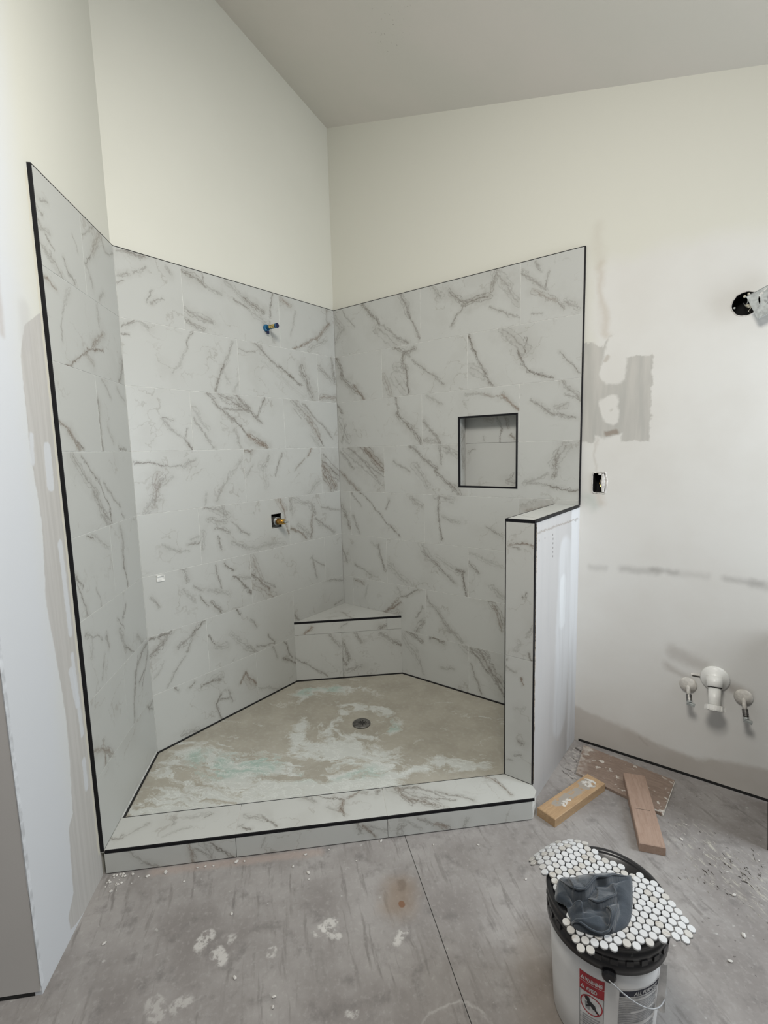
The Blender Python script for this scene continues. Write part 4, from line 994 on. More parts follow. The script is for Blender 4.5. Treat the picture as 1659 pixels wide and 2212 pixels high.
# valve cartridge in its square cut-out
t = empty('shower_valve', (0, -.590, 1.165)); tag(t, 'brass shower valve cartridge in a square cut-out of the marble wall', 'valve')
A0 = axis_matrix((0, 0, 0), (1, -.03, .03))
obj('valve_body', lathe(bmesh.new(), [(0, -.075), (.030, -.075), (.030, -.02), (.026, -.015), (.024, .02), (.0, .02)], 24, A0, False), M_DRAIN, t, True)
obj('collar', lathe(bmesh.new(), [(.018, .0), (.0265, .0), (.0265, .014), (.018, .014)], 24, A0, False), M_STEEL, t, True)
pr = [(0, .01)]
for k in range(5): pr += [(.0195 - k * .0006, .016 + k * .011), (.0195 - k * .0006, .023 + k * .011), (.0165 - k * .0006, .0235 + k * .011), (.0165 - k * .0006, .0265 + k * .011)]
pr += [(.015, .073), (.012, .080), (0, .080)]
obj('cartridge', lathe(bmesh.new(), pr, 24, A0, False), M_BRASS, t)
obj('stem', lathe(bmesh.new(), [(.0, .079), (.0085, .079), (.0085, .094), (.004, .096), (.004, .112), (0, .113)], 10, A0, False), M_STEEL, t)
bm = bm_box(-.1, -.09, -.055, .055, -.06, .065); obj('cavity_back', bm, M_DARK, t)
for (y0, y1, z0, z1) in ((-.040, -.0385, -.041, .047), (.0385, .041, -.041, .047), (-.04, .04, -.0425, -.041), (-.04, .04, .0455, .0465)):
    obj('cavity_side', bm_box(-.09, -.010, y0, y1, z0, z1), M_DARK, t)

# scrap of tape / spacer stuck on the joint
t = empty('tile_spacer', (0, -1.352, .985)); tag(t, 'tiny clear plastic tile spacer stuck on a joint of the shower wall', 'spacer')
obj('foot', bm_box(.0003, .004, -.022, .020, -.024, .002), M_CLEAR, t); obj('wedge', bm_box(.0003, .012, -.022, .012, .004, .008), M_CLEAR, t)

# ------------------------------------------------------------------ things on the right wall
t = empty('outlet_box', (1.7285, DT, 1.396)); tag(t, 'open electrical box cut into the wall beside the tiled shower edge', 'electrical box')
w, h = .0285, .049
for q, nm in (((-w, -w + .003, 0, .06, -h, h), 'side'), ((w - .003, w, 0, .06, -h, h), 'side'), ((-w, w, 0, .06, -h, -h + .003), 'side'), ((-w, w, 0, .06, h - .003, h), 'side'), ((-w, w, .058, .062, -h, h), 'back')):
    obj('box_' + nm, bm_box(*q), M_DARK, t)
bm = bmesh.new()
ring = []
for i in range(40):
    an = 2 * math.pi * i / 40; c_, s_ = math.cos(an), math.sin(an)
    k = 1 / max(abs(c_) / w, abs(s_) / h)
    jx = .003 * mnoise.noise((i * .7, 2.2, 0)) + (.006 * max(0, c_))
    ring.append((bm.verts.new((c_ * k * .99, -.0008, s_ * k * .99)), bm.verts.new((c_ * (k + .003 + jx), -.0035, s_ * (k + .002 + jx))), bm.verts.new((c_ * (k + .008 + jx), -.0003, s_ * (k + .006 + jx)))))
for i in range(40):
    a_, b_ = ring[i], ring[(i + 1) % 40]
    for k in range(2): bm.faces.new((a_[k], a_[k + 1], b_[k + 1], b_[k]))
obj('torn_plaster_rim', bm, M_PLASTER, t)
obj('paper_flap', tube(bmesh.new(), [(.018, -.001, .045), (.020, -.004, .02), (.019, -.003, -.01), (.020, -.001, -.045)], [.006, .009, .010, .006], 6), M_PLASTER, t)
obj('plaster_lump', lathe(bmesh.new(), [(0, -.007), (.008, -.004), (.009, .002), (0, .006)], 7, Matrix.Translation((.004, -.001, .044)), False), M_PLASTER, t)
for k in range(3):
    obj('wire', tube(bmesh.new(), [(-.006 + k * .007, .05, .03), (-.001 + k * .006, .012, .0 + k * .01), (.008 + k * .002, .004, -.02), (.0 + k * .008, .03, -.04)], .0012, 6), M_CABLE if k else M_BRASS, t)

t = empty('light_mounting_box', (HOLE[0], DT, HOLE[1])); tag(t, 'galvanized mounting plate hanging from a ragged round wall hole for a light', 'electrical box')
obj('round_box', lathe(bmesh.new(), [(.0476, .001), (.0476, .064), (0, .064)], 28, axis_matrix((0, 0, 0), (0, 1, 0)), False), M_DARK, t)
bm = bmesh.new(); ring = []
for i in range(48):
    an = 2 * math.pi * i / 48; c_, s_ = math.cos(an), math.sin(an); j = .0022 * mnoise.noise((i * .55, .3, 7))
    ring.append([bm.verts.new((c_ * (HOLE[2] + q + j), y, s_ * (HOLE[2] + q + j))) for q, y in ((-.001, -.0005), (.0006, -.0016), (.0036, -.0002))])
for i in range(48):
    a_, b_ = ring[i], ring[(i + 1) % 48]
    for k in range(2): bm.faces.new((a_[k], a_[k + 1], b_[k + 1], b_[k]))
obj('torn_plaster_rim', bm, M_PLASTER, t)
for (x, z, r_) in ((-.006, .030, .0055), (.008, .038, .005)):
    obj('wire_nut', lathe(bmesh.new(), [(0, -.018), (r_ * .6, -.016), (r_, 0), (r_, .006), (0, .006)], 10, axis_matrix((x, .004, z), (0, 1, .3)), False), M_CABLE, t, True)
obj('paper_tuft', tube(bmesh.new(), [(.0, .006, -.006), (.012, -.006, -.012), (.026, -.010, -.010), (.034, -.01, -.004)], [.004, .009, .008, .003], 6), M_CABLE, t)
obj('wire', tube(bmesh.new(), [(-.008, .03, .01), (-.006, 0, .0), (-.001, -.006, -.009), (.006, .0, .004), (.004, .03, .02)], .0013, 6), M_STEEL, t)
obj('wire', tube(bmesh.new(), [(.02, .02, -.038), (.010, -.004, -.032), (.020, -.012, -.02), (.03, -.012, .0)], .0009, 6), M_CABLE, t)
obj('mounting_screw', lathe(bmesh.new(), [(.0, 0), (.004, .0), (.004, .004), (0, .004)], 8, axis_matrix((-.038, .004, -.010), (0, -1, 0)), False), M_STEEL, t)
# plate, leaning away from the wall
pm = Matrix.Translation((.002, -.050, .016)) @ Matrix.Rotation(math.radians(-24), 4, 'Y')
bm = bmesh.new(); box(bm, 0, .17, -.0012, .0012, -.100, .0); box(bm, 0, .17, -.0012, .014, -.001, .0015); box(bm, 0.004, .17, -.0012, .012, -.1015, -.0995)
bmesh.ops.transform(bm, matrix=pm, verts=bm.verts)
plate = obj('mounting_plate', bm, M_STEEL, t)
def arc_cut(cx_, cz_, r_, a0, a1, w_):
    b2 = bmesh.new(); n = 7; prof = []
    for i in range(n + 1):
        an = math.radians(a0 + (a1 - a0) * i / n)
        prof.append([(cx_ + (r_ + s * w_) * math.cos(an), cz_ + (r_ + s * w_) * math.sin(an)) for s in (-1, 1)])
    pts = [p[0] for p in prof] + [p[1] for p in prof][::-1]
    a_ = [b2.verts.new((x, -.01, z)) for x, z in pts]; c_ = [b2.verts.new((x, .01, z)) for x, z in pts]
    b2.faces.new(a_); b2.faces.new(c_[::-1])
    for i in range(len(pts)): b2.faces.new((a_[i], c_[i], c_[(i + 1) % len(pts)], a_[(i + 1) % len(pts)]))
    bmesh.ops.transform(b2, matrix=Matrix.Translation(t.location) @ pm, verts=b2.verts)
    return b2
bpy.context.view_layer.update()
# plate coordinates are relative to the thing: bake the cuts in world space then return
for v in plate.data.vertices: v.co += t.location
plate.parent = None
bpy.context.view_layer.update()
cut(plate, [arc_cut(.075, -.05, .046, 130, 185, .0030), arc_cut(.075, -.05, .030, 170, 195, .0030), arc_cut(.075, -.05, .030, 203, 225, .0030), arc_cut(.075, -.05, .030, 232, 250, .0025), arc_cut(.075, -.05, .012, 0, 359, .011), arc_cut(.018, -.062, .0015, 0, 359, .0012), arc_cut(.022, -.084, .0015, 0, 359, .0015), arc_cut(.048, -.016, .003, 0, 359, .0022), arc_cut(.075, -.05, .042, 100, 118, .0025)])
for v in plate.data.vertices: v.co -= t.location
plate.parent = t

def sink_pipe(x, z, big, label):
    t = empty('drain_stub' if big else 'water_supply_stub', (x, DT, z)); tag(t, label, 'pipe', None if big else None)
    if big:
        obj('escutcheon', lathe(bmesh.new(), [(.0, -.012), (.020, -.012), (.055, -.002), (.058, .004), (.052, .012), (.034, .020), (.030, .034), (.0, .034)], 36, axis_matrix((0, 0, 0), (0, -1, 0)), False), M_PVC, t, True)
        d = Vector((.010, -.062, -.128)); L_ = d.length; A = axis_matrix((0, -.020, .012), d)
        obj('coupling', lathe(bmesh.new(), [(.0, -.006), (.031, -.006), (.031, .040), (.027, .043), (.0, .043)], 32, A, False), M_PVC, t, True)
        obj('coupling_gap', lathe(bmesh.new(), [(.0, .0428), (.0285, .0428), (.0285, .0445), (.0, .0445)], 32, A, False), M_DARK, t)
        obj('pipe', lathe(bmesh.new(), [(.0, .04), (.0245, .04), (.0245, L_), (.021, L_), (.021, .07), (0, .07)], 32, A, False), M_PVC, t, True)
        bm = bmesh.new(); lathe(bm, [(.0255, L_ - .024), (.036, L_ - .022), (.036, L_ - .006), (.034, L_ + .001), (.0255, L_ + .001)], 32, A, False)
        for k in range(8):
            an = k * math.pi / 4
            b2 = Matrix.Rotation(an, 4, 'Z'); vs0 = set(bm.verts); box(bm, .034, .0385, -.004, .004, L_ - .019, L_ - .001)
            bmesh.ops.transform(bm, matrix=A @ b2, verts=[v for v in bm.verts if v not in vs0])
        obj('slip_nut', bm, M_PVC, t)
    else:
        obj('escutcheon', lathe(bmesh.new(), [(.0, -.010), (.014, -.010), (.034, -.002), (.036, .003), (.032, .010), (.018, .016), (.012, .018), (.0, .018)], 32, axis_matrix((0, 0, 0), (0, -1, 0)), False), M_STUBPIPE, t, True)
        d = Vector((.014, -.048, -.064)) if x < 2.2 else Vector((.016, -.048, -.078)); L_ = d.length; A = axis_matrix((0, -.010, 0), d)
        obj('pipe', lathe(bmesh.new(), [(0, 0), (.0085, .0), (.0085, L_ * .55), (0, L_ * .55)], 16, A, False), M_STUBPIPE, t, True)
        pr = [(0, L_ * .5), (.0105, L_ * .5)]
        for k in range(5): pr += [(.0118, L_ * .52 + k * .0062), (.0118, L_ * .52 + k * .0062 + .003), (.0102, L_ * .52 + k * .0062 + .0033), (.0102, L_ * .52 + k * .0062 + .006)]
        pr += [(0, L_ * .52 + .032)]
        obj('valve_body', lathe(bmesh.new(), pr, 16, A, False), M_DRAIN, t)
        bm = bmesh.new(); lathe(bm, [(.0, L_ - .012), (.011, L_ - .012), (.011, L_ - .004), (.0, L_ - .004)], 12, A, False)
        e = Vector((0, -.012, 0)) + d
        b0 = set(bm.verts); box(bm, -.010, .022, -.008, .008, -.006, .006, .001)
        bmesh.ops.transform(bm, matrix=Matrix.Translation(e) @ Matrix.Rotation(math.radians(12), 4, 'Y'), verts=[v for v in bm.verts if v not in b0])
        obj('valve_handle', bm, M_STEEL, t)
sink_pipe(2.253, .515, True, 'white plastic sink drain pipe with slip nut sticking out of the wall')
sink_pipe(2.151, .457, False, 'capped water supply stub with round flange, between the half wall and the drain pipe')
sink_pipe(2.362, .457, False, 'capped water supply stub with round flange, at the right of the drain pipe')
# torn slot in the drywall behind them
bm = bmesh.new(); rows_ = []
for i in range(15):
    x = 2.160 + .080 * i / 14; k = .002 * mnoise.noise((x * 40, 0, 0)) + .10 * (x - 2.2)
    rows_.append((bm.verts.new((x, DT - .0004, .510 + k)), bm.verts.new((x, DT - .0045, .514 + k)), bm.verts.new((x, DT - .0003, .522 + k))))
for a_, b_ in zip(rows_, rows_[1:]):
    for k in range(2): bm.faces.new((a_[k], a_[k + 1], b_[k + 1], b_[k]))
obj('torn_paper_edge', bm, M_STUBPIPE, wall_right)
obj('slot_hollow', bm_box(2.155, 2.245, .052, .056, .49, .525), M_DARK, wall_right)

# ------------------------------------------------------------------ scraps of wood
def wood_block(name, pts_top, h, m, label, cat='wood block'):
    p = [Vector(q) for q in pts_top]
    c = sum(p, Vector((0, 0))) / 4
    d = (p[1] + p[2] - p[0] - p[3]) / 2; w = ((p[3] - p[0]).length + (p[2] - p[1]).length) / 2
    o = obj(name, bm_box(-d.length / 2, d.length / 2, -w / 2, w / 2, 0, h, .0025), m)
    o.location = (c.x, c.y, .0005); o.rotation_euler = (0, 0, math.atan2(d.y, d.x))
    return tag(o, label, cat)
wa = wood_block('wood_block', [(1.681, -.655), (1.793, -.292), (1.875, -.331), (1.766, -.68)], .038, M_PINE, 'yellow pine offcut with dried grey plaster blobs, beside the half wall')
brd = [(1.70, -.030), (2.125, -.078), (2.115, -.352), (1.735, -.282)]
t = obj('scrap_board', prism(bmesh.new(), [(x - 1.9, y + .19) for x, y in brd], 0, .011), M_BOARD)
t.location = (1.9, -.19, .0006); tag(t, 'thin brown board with pale paint flecks lying against the wall', 'board')
o = obj('splintered_end', prism(bmesh.new(), [(.212, .112), (.228, .110), (.219, -.162), (.200, -.152)], 0, .006), M_STUBPIPE, t)
o = obj('splinter', tube(bmesh.new(), [(.13, -.148, .006), (.17, -.156, .012), (.215, -.150, .010)], [.003, .005, .002], 6), M_STUBPIPE, t)
wb = wood_block('wood_block', [(1.931, -.217), (2.073, -.614), (2.158, -.576), (2.016, -.18)], .036, M_PINK, 'pinkish pine offcut propped across the brown board, saw cut across its face')
wb.location.z = .0092; wb.rotation_euler = Euler((0, math.radians(2.2), wb.rotation_euler.z))
bpy.context.view_layer.update()
o = obj('saw_cut', bm_box(-.001, .0005, -.034, .026, .0352, .0363), M_DARK, wb)
o.location = (.02, 0, 0)

# black upright panel at the frame edge
o = obj('black_panel', bm_box(2.472, 2.52, -.318, -.004, .001, .80, .002), M_PANEL)
tag(o, 'black upright panel standing on the floor against the sink wall, at the photo right edge', 'panel')

# ------------------------------------------------------------------ bucket
BX, BY, LZ = 2.10, -1.275, .375
bk = empty('bucket', (BX, BY, 0)); tag(bk, 'white plastic joint compound bucket with black lid standing on the dusty floor', 'bucket')
def brad(z): return .131 + (.1475 - .131) * min(z, .33) / .33
obj('body', lathe(bmesh.new(), [(0, .001), (.128, .001), (.131, .005), (brad(.1), .1), (brad(.2), .2), (brad(.33), .33), (0, .33)], 96, None, False), M_BUCKET, bk, True)
lid = obj('lid', lathe(bmesh.new(), [(0, .366), (.136, .366), (.139, .371), (.142, .3745), (.150, .3755), (.1555, .372), (.1565, .362), (.1525, .358), (.1525, .346), (.1545, .344), (.1545, .330), (.1515, .328), (.1515, .312), (.1535, .310), (.1535, .287), (.1475, .285)], 96, None, False), M_LID, bk, True)
lid['label'] = 'black plastic lid'
for k in range(26):
    an = 2 * math.pi * k / 26
    o = obj('lid_tab', bm_box(.1505, .1552, -.009, .009, .3135, .328, .001), M_LID, lid); o.rotation_euler = (0, 0, an)
def cyl_pt(an, z, off=0.0): 
    r_ = brad(z) + off; return (r_ * math.cos(an), r_ * math.sin(an), z)
for k, an in enumerate((math.radians(-73), math.radians(107))):
    o = obj('handle_ear', lathe(bmesh.new(), [(.0, .143), (.017, .143), (.017, .158), (.012, .163), (0, .163)], 20, Matrix.Translation((0, 0, .280)) @ Matrix.Rotation(an, 4, 'Z') @ Matrix.Rotation(math.pi / 2, 4, 'Y'), False), M_LID, bk)
# wire bail hanging on the front right
A1, A2 = -73, 107
pts = []
ex = Vector((math.cos(math.radians(A1)), math.sin(math.radians(A1)), 0)); ey = Vector((-ex.y, ex.x, 0))
for i in range(41):
    th = math.pi * i / 40
    p = ex * (.164 * math.cos(th)) + Vector((0, 0, .276))
    s = math.sin(th) ** .8
    p += ey * (.150 * s) + Vector((0, 0, -.118 * s))
    pts.append(p)
pts = [ex * .150 + Vector((0, 0, .276))] + pts + [-ex * .150 + Vector((0, 0, .276))]
hd = obj('handle', tube(bmesh.new(), pts, .0019, 8), M_CHROME, bk, True); hd['label'] = 'thin steel wire handle'

# flat print on the bucket, bent to its wall
def on_cyl(me, a0, z0, off):
    """flat mesh (x along, y up) -> wrapped; a0 degrees at x=0"""
    for v in me.vertices:
        z = z0 + v.co.y; r_ = brad(z) + off + v.co.z; an = math.radians(a0) + v.co.x / .147
        v.co = (r_ * math.cos(an), r_ * math.sin(an), z)
def print_rect(name, a0, a1, z0, z1, m, off, parent, skew=0.0):
    bm = bmesh.new(); n = max(2, int(abs(a1 - a0) / 3)); cols = []
    for i in range(n + 1):
        an = a0 + (a1 - a0) * i / n
        cols.append([bm.verts.new(cyl_pt(math.radians(an), z, off)) for z in (z0, (z0 * 2 + z1) / 3, (z0 + 2 * z1) / 3, z1)])
    for a_, b_ in zip(cols, cols[1:]):
        for k in range(3): bm.faces.new((a_[k], b_[k], b_[k + 1], a_[k + 1]))
    return obj(name, bm, m, parent)
def print_text(body, name, a0, z0, size, m, off, parent, sx=1.0, shear=0.0, bold=.02):
    cu = bpy.data.curves.new(name, 'FONT'); cu.body = body; cu.size = size; cu.resolution_u = 2; cu.offset = bold * size * .6; cu.shear = shear
    ob = bpy.data.objects.new(name, cu); COL.objects.link(ob)
    bpy.context.view_layer.update()
    me = bpy.data.meshes.new_from_object(ob.evaluated_get(bpy.context.evaluated_depsgraph_get()))
    bpy.data.objects.remove(ob, do_unlink=True)
    for v in me.vertices: v.co.x *= sx
    bm = bmesh.new(); bm.from_mesh(me); bm.to_mesh(me); bm.free()
    on_cyl(me, a0, z0, off)
    me.materials.clear(); me.materials.append(m)
    o = bpy.data.objects.new(name, me); COL.objects.link(o); o.parent = parent
    return o
WL, WR = -100.8, -76.2
lb = print_rect('warning_label', WL, WR, .02, .244, M_WHITEPRINT, .0004, bk); lb['label'] = 'warning label with red heading'
print_rect('red_heading', WL, WR, .187, .244, M_RED, .0008, lb)
print_rect('divider', WL, WR, .2155, .2165, M_WHITEPRINT, .0011, lb)
print_text('WARNING', 'lettering', WL + 6.0, .2205, .0165, M_WHITEPRINT, .0012, lb, .535, 0, .05)
print_text('AVISO', 'lettering', WL + 7.0, .1935, .0165, M_WHITEPRINT, .0012, lb, .60, 0, .05)
def flat_poly(pts, name, m, a0, z0, off, parent):
    bm = bmesh.new(); bm.faces.new([bm.verts.new((x, y, 0)) for x, y in pts])
    bmesh.ops.triangulate(bm, faces=bm.faces)
    o = obj(name, bm, m, parent); on_cyl(o.data, a0, z0, off); return o
for zz_, s_ in ((.2215, .0125), (.1945, .0125)):
    flat_poly([(0, 0), (s_, 0), (s_ / 2, s_ * .95)], 'warning_triangle', M_WHITEPRINT, WL + .8, zz_, .0012, lb)
    flat_poly([(s_ * .44, s_ * .18), (s_ * .56, s_ * .18), (s_ * .56, s_ * .62), (s_ * .44, s_ * .62)], 'exclamation_mark', M_RED, WL + .8, zz_, .0015, lb)
AC, ZCN = (WL + WR) / 2, .153
bm = bmesh.new(); rg = []
for i in range(49):
    an = 2 * math.pi * i / 48
    rg.append([bm.verts.new((r_ * math.cos(an), r_ * math.sin(an), 0)) for r_ in (.0262, .0292)])
for a_, b_ in zip(rg, rg[1:]): bm.faces.new((a_[0], a_[1], b_[1], b_[0]))
o = obj('prohibition_ring', bm, M_RED, lb); on_cyl(o.data, AC, ZCN, .0010)
c45 = math.radians(-45)
def rot(pts, a): return [(x * math.cos(a) - y * math.sin(a), x * math.sin(a) + y * math.cos(a)) for x, y in pts]
flat_poly(ngon(None, -.0105, .0165, .0065, 16), 'pictogram_head', M_INK, AC, ZCN, .0009, lb)
flat_poly([(-.010, .012), (-.004, .013), (.010, .004), (.013, -.006), (.006, -.010), (-.002, -.002), (-.012, .002)], 'pictogram_body', M_INK, AC, ZCN, .0009, lb)
flat_poly([(-.004, .002), (-.001, -.002), (-.012, -.010), (-.015, -.007)], 'pictogram_arm', M_INK, AC, ZCN, .0009, lb)
flat_poly([(.008, -.008), (.013, -.006), (.021, -.017), (.017, -.020)], 'pictogram_leg', M_INK, AC, ZCN, .0009, lb)
flat_poly([(-.017, .005), (-.003, .002), (-.004, -.017), (-.015, -.016)], 'pictogram_pail', M_GREYPRINT, AC, ZCN, .0007, lb)
flat_poly(rot([(-.027, -.0016), (.027, -.0016), (.027, .0016), (-.027, .0016)], c45), 'prohibition_slash', M_RED, AC, ZCN, .0013, lb)
bm = bmesh.new()
def bar(bm, a0, a1, z0, z1, off=.0009):
    n = max(1, int((a1 - a0) / 4)); cols = [[bm.verts.new(cyl_pt(math.radians(a0 + (a1 - a0) * i / n), z, off)) for z in (z0, z1)] for i in range(n + 1)]
    for a_, b_ in zip(cols, cols[1:]): bm.faces.new((a_[0], b_[0], b_[1], a_[1]))
for k in range(13):
    z = .117 - k * .0072
    bar(bm, WL + 3.2, WR - (2 + 4 * rnd.random()), z - .0036, z)
    if k % 2 == 0: bar(bm, WL + .9, WL + 1.9, z - .004, z)
o = obj('small_print', bm, M_GREYPRINT, lb); o['kind'] = 'stuff'
for a_ in (WL, WR - .35): print_rect('label_border', a_, a_ + .35, .02, .187, M_INK, .0009, lb)
PL, PR = -62.3, -14.0
lb2 = print_rect('instruction_label', PL, PR, .02, .236, M_WHITEPRINT, .0004, bk)
lb2['label'] = 'instruction label with dark blue band'
print_rect('dark_band', PL, PR, .2135, .231, M_INKBLUE, .0009, lb2)
print_text('ALL PURPOSE', 'lettering', PL + 14.5, .2165, .0155, M_WHITEPRINT, .0013, lb2, .80, .25, .05)
bm = bmesh.new()
for k in range(34):
    z = .209 - k * .0054
    if k in (1, 8, 15, 16): bar(bm, PL, PL + 12 + 5 * rnd.random(), z - .002, z); continue
    bar(bm, PL, PR - 2 - 3 * rnd.random(), z - .0027, z)
o = obj('small_print', bm, M_GREYPRINT, lb2); o['kind'] = 'stuff'
# paper of the label peeling off at the side
bm = bmesh.new(); cols = []
for i in range(9):
    t_ = i / 8
    cols.append([bm.verts.new(Vector((math.cos(math.radians(-14 + 5 * t_)), math.sin(math.radians(-14 + 5 * t_)), 0)) * (brad(z) + .001 + .012 * t_ ** 1.5 * (1 + (.27 - z) * 4)) + Vector((0, 0, z + .004 * math.sin(6 * t_)))) for z in (.13, .16, .20, .24, .272)])
for a_, b_ in zip(cols, cols[1:]):
    for k in range(4): bm.faces.new((a_[k], b_[k], b_[k + 1], a_[k + 1]))
obj('peeling_label', bm, M_WHITEPRINT, bk, True)

# ------------------------------------------------------------------ penny round mosaic sheets on the lid
def inside(p, poly):
    x, y = p; r_ = False
    for i in range(len(poly)):
        (x0, y0), (x1, y1) = poly[i], poly[i - 1]
        if (y0 > y) != (y1 > y) and x < (x1 - x0) * (y - y0) / (y1 - y0) + x0: r_ = not r_
    return r_
pb = lathe(bmesh.new(), [(0, 0), (.0093, 0), (.0097, .0006), (.0097, .0042), (.0091, .0050), (0, .0050)], 20, None, False)
pme = bpy.data.meshes.new('penny_tile'); bmesh.ops.recalc_face_normals(pb, faces=pb.faces); pb.to_mesh(pme); pb.free(); pme.materials.append(M_PENNY)
DROOP = 4.2
def drape(x, y, z0):
    r_ = math.hypot(x - BX, y - BY)
    k = max(0, r_ - .150)
    return z0 - DROOP * k * k - .06 * DROOP * k if k > 0 else z0
def mosaic(name, poly, ang, org, z0, label):
    cx_ = sum(p[0] for p in poly) / len(poly); cy_ = sum(p[1] for p in poly) / len(poly)
    t = empty(name, (cx_, cy_, z0)); tag(t, label, 'mosaic sheet', None)
    P_ = .0212; a = Vector((math.cos(ang), math.sin(ang))) * P_; b = Vector((math.cos(ang - math.pi / 3), math.sin(ang - math.pi / 3))) * P_
    pos = []
    for i in range(-30, 31):
        for j in range(-30, 31):
            p = Vector(org) + a * i + b * j
            if inside(p, poly): pos.append(p)
    for p in pos:
        e = .002
        z = drape(p.x, p.y, z0)
        nx = (drape(p.x - e, p.y, z0) - drape(p.x + e, p.y, z0)) / (2 * e); ny = (drape(p.x, p.y - e, z0) - drape(p.x, p.y + e, z0)) / (2 * e)
        o = bpy.data.objects.new('penny_tile', pme); COL.objects.link(o); o.parent = t
        o.location = (p.x - cx_ + rnd.uniform(-.0004, .0004), p.y - cy_ + rnd.uniform(-.0004, .0004), z - z0 + rnd.uniform(0, .0005))
        o.rotation_euler = Vector((nx, ny, 1)).to_track_quat('Z', 'Y').to_euler()
    bm = bmesh.new()
    for p in pos:   # net: a small hexagon under every piece
        vs_ = []
        for k in range(6):
            an = ang + math.pi / 6 + k * math.pi / 3; x, y = p.x + .0116 * math.cos(an) * .95, p.y + .0116 * math.sin(an) * .95
            vs_.append(bm.verts.new((x - cx_, y - cy_, drape(x, y, z0) - z0 + .0006)))
        bm.faces.new(vs_)
    bmesh.ops.remove_doubles(bm, verts=bm.verts, dist=.0012)
    obj('mesh_backing', bm, M_MESH, t)
    return pos
SH1 = [(1.880, -1.285), (1.905, -1.222), (1.925, -1.180), (1.955, -1.155), (1.992, -1.146), (2.020, -1.152), (2.045, -1.162), (2.072, -1.172), (2.107, -1.180), (2.135, -1.181), (2.160, -1.182), (2.160, -1.30), (2.145, -1.345), (2.075, -1.37), (2.02, -1.385), (1.987, -1.372), (1.957, -1.336), (1.937, -1.316), (1.905, -1.290)]
SH2 = [(2.157, -1.180), (2.182, -1.178), (2.209, -1.171), (2.232, -1.195), (2.250, -1.208), (2.262, -1.228), (2.280, -1.243), (2.294, -1.259), (2.314, -1.279), (2.303, -1.306), (2.285, -1.322), (2.273, -1.334), (2.252, -1.356), (2.234, -1.380), (2.204, -1.412), (2.174, -1.428), (2.148, -1.449), (2.135, -1.446), (2.123, -1.478), (2.090, -1.490), (2.066, -1.468), (2.024, -1.415), (2.06, -1.405), (2.145, -1.365), (2.152, -1.31)]
mosaic('mosaic_sheet', SH1, math.radians(4), (1.994, -1.227), LZ + .0045, 'white penny round mosaic sheet drooping over the far left rim of the bucket lid')
DROOP = 1.2
mosaic('mosaic_sheet', SH2, math.radians(19.4), (2.203, -1.189), LZ + .0055, 'white penny round mosaic sheet overhanging the front right rim of the bucket lid')

# ------------------------------------------------------------------ crumpled rag
RAG = [(1.993, -1.372), (1.989, -1.332), (2.008, -1.313), (2.047, -1.281), (2.081, -1.252), (2.122, -1.231), (2.141, -1.209), (2.151, -1.205), (2.165, -1.266), (2.174, -1.32), (2.173, -1.366), (2.158, -1.395), (2.138, -1.42), (2.121, -1.436), (2.083, -1.449), (2.06, -1.447), (2.049, -1.429), (2.041, -1.42), (2.030, -1.402), (2.002, -1.4)]
FOLDS = [([(1.997, -1.348), (2.043, -1.382), (2.064, -1.375), (2.074, -1.36), (2.084, -1.311), (2.106, -1.297), (2.119, -1.268), (2.148, -1.221)], 1, .020, .035), ([(2.014, -1.335), (2.037, -1.37), (2.043, -1.382)], 1, .009, .02),
         ([(2.046, -1.401), (2.066, -1.39), (2.077, -1.413)], -1, .014, .02), ([(2.076, -1.367), (2.099, -1.382), (2.121, -1.358), (2.137, -1.323), (2.126, -1.302), (2.129, -1.274)], 1, .016, .03),
         ([(2.119, -1.363), (2.138, -1.388), (2.137, -1.415)], 1, .014, .016), ([(2.141, -1.328), (2.15, -1.36), (2.145, -1.419), (2.131, -1.436), (2.098, -1.449), (2.061, -1.451)], -1, .014, .02),
         ([(2.056, -1.443), (2.088, -1.431), (2.122, -1.396)], -1, .012, .018), ([(2.005, -1.41), (2.045, -1.397)], 1, .010, .03)]
def poly_dist(p, pl):
    best = 9, 0, 0
    tot = len(pl) - 1
    for i in range(tot):
        a = Vector(pl[i]); b = Vector(pl[i + 1]); ab = b - a
        t_ = max(0, min(1, (p - a).dot(ab) / ab.length_squared)); q = a + ab * t_; d = (p - q).length
        if d < best[0]:
            s = ab.x * (p.y - a.y) - ab.y * (p.x - a.x)
            best = d, (1 if s > 0 else -1), (i + t_) / tot
    return best
def smooth(pl, n=5):
    P4 = [Vector(pl[0]) * 2 - Vector(pl[1])] + [Vector(q) for q in pl] + [Vector(pl[-1]) * 2 - Vector(pl[-2])]
    out = []
    for i in range(1, len(P4) - 2):
        for k in range(n):
            t_ = k / n; a, b_, c, d = P4[i - 1], P4[i], P4[i + 1], P4[i + 2]
            out.append(.5 * ((2 * b_) + (c - a) * t_ + (2 * a - 5 * b_ + 4 * c - d) * t_ * t_ + (3 * b_ - a - 3 * c + d) * t_ ** 3))
    return out + [P4[-2]]
SF = [(smooth(pl), side, H, w) for pl, side, H, w in FOLDS]
RAGS = smooth(RAG + RAG[:1], 4)
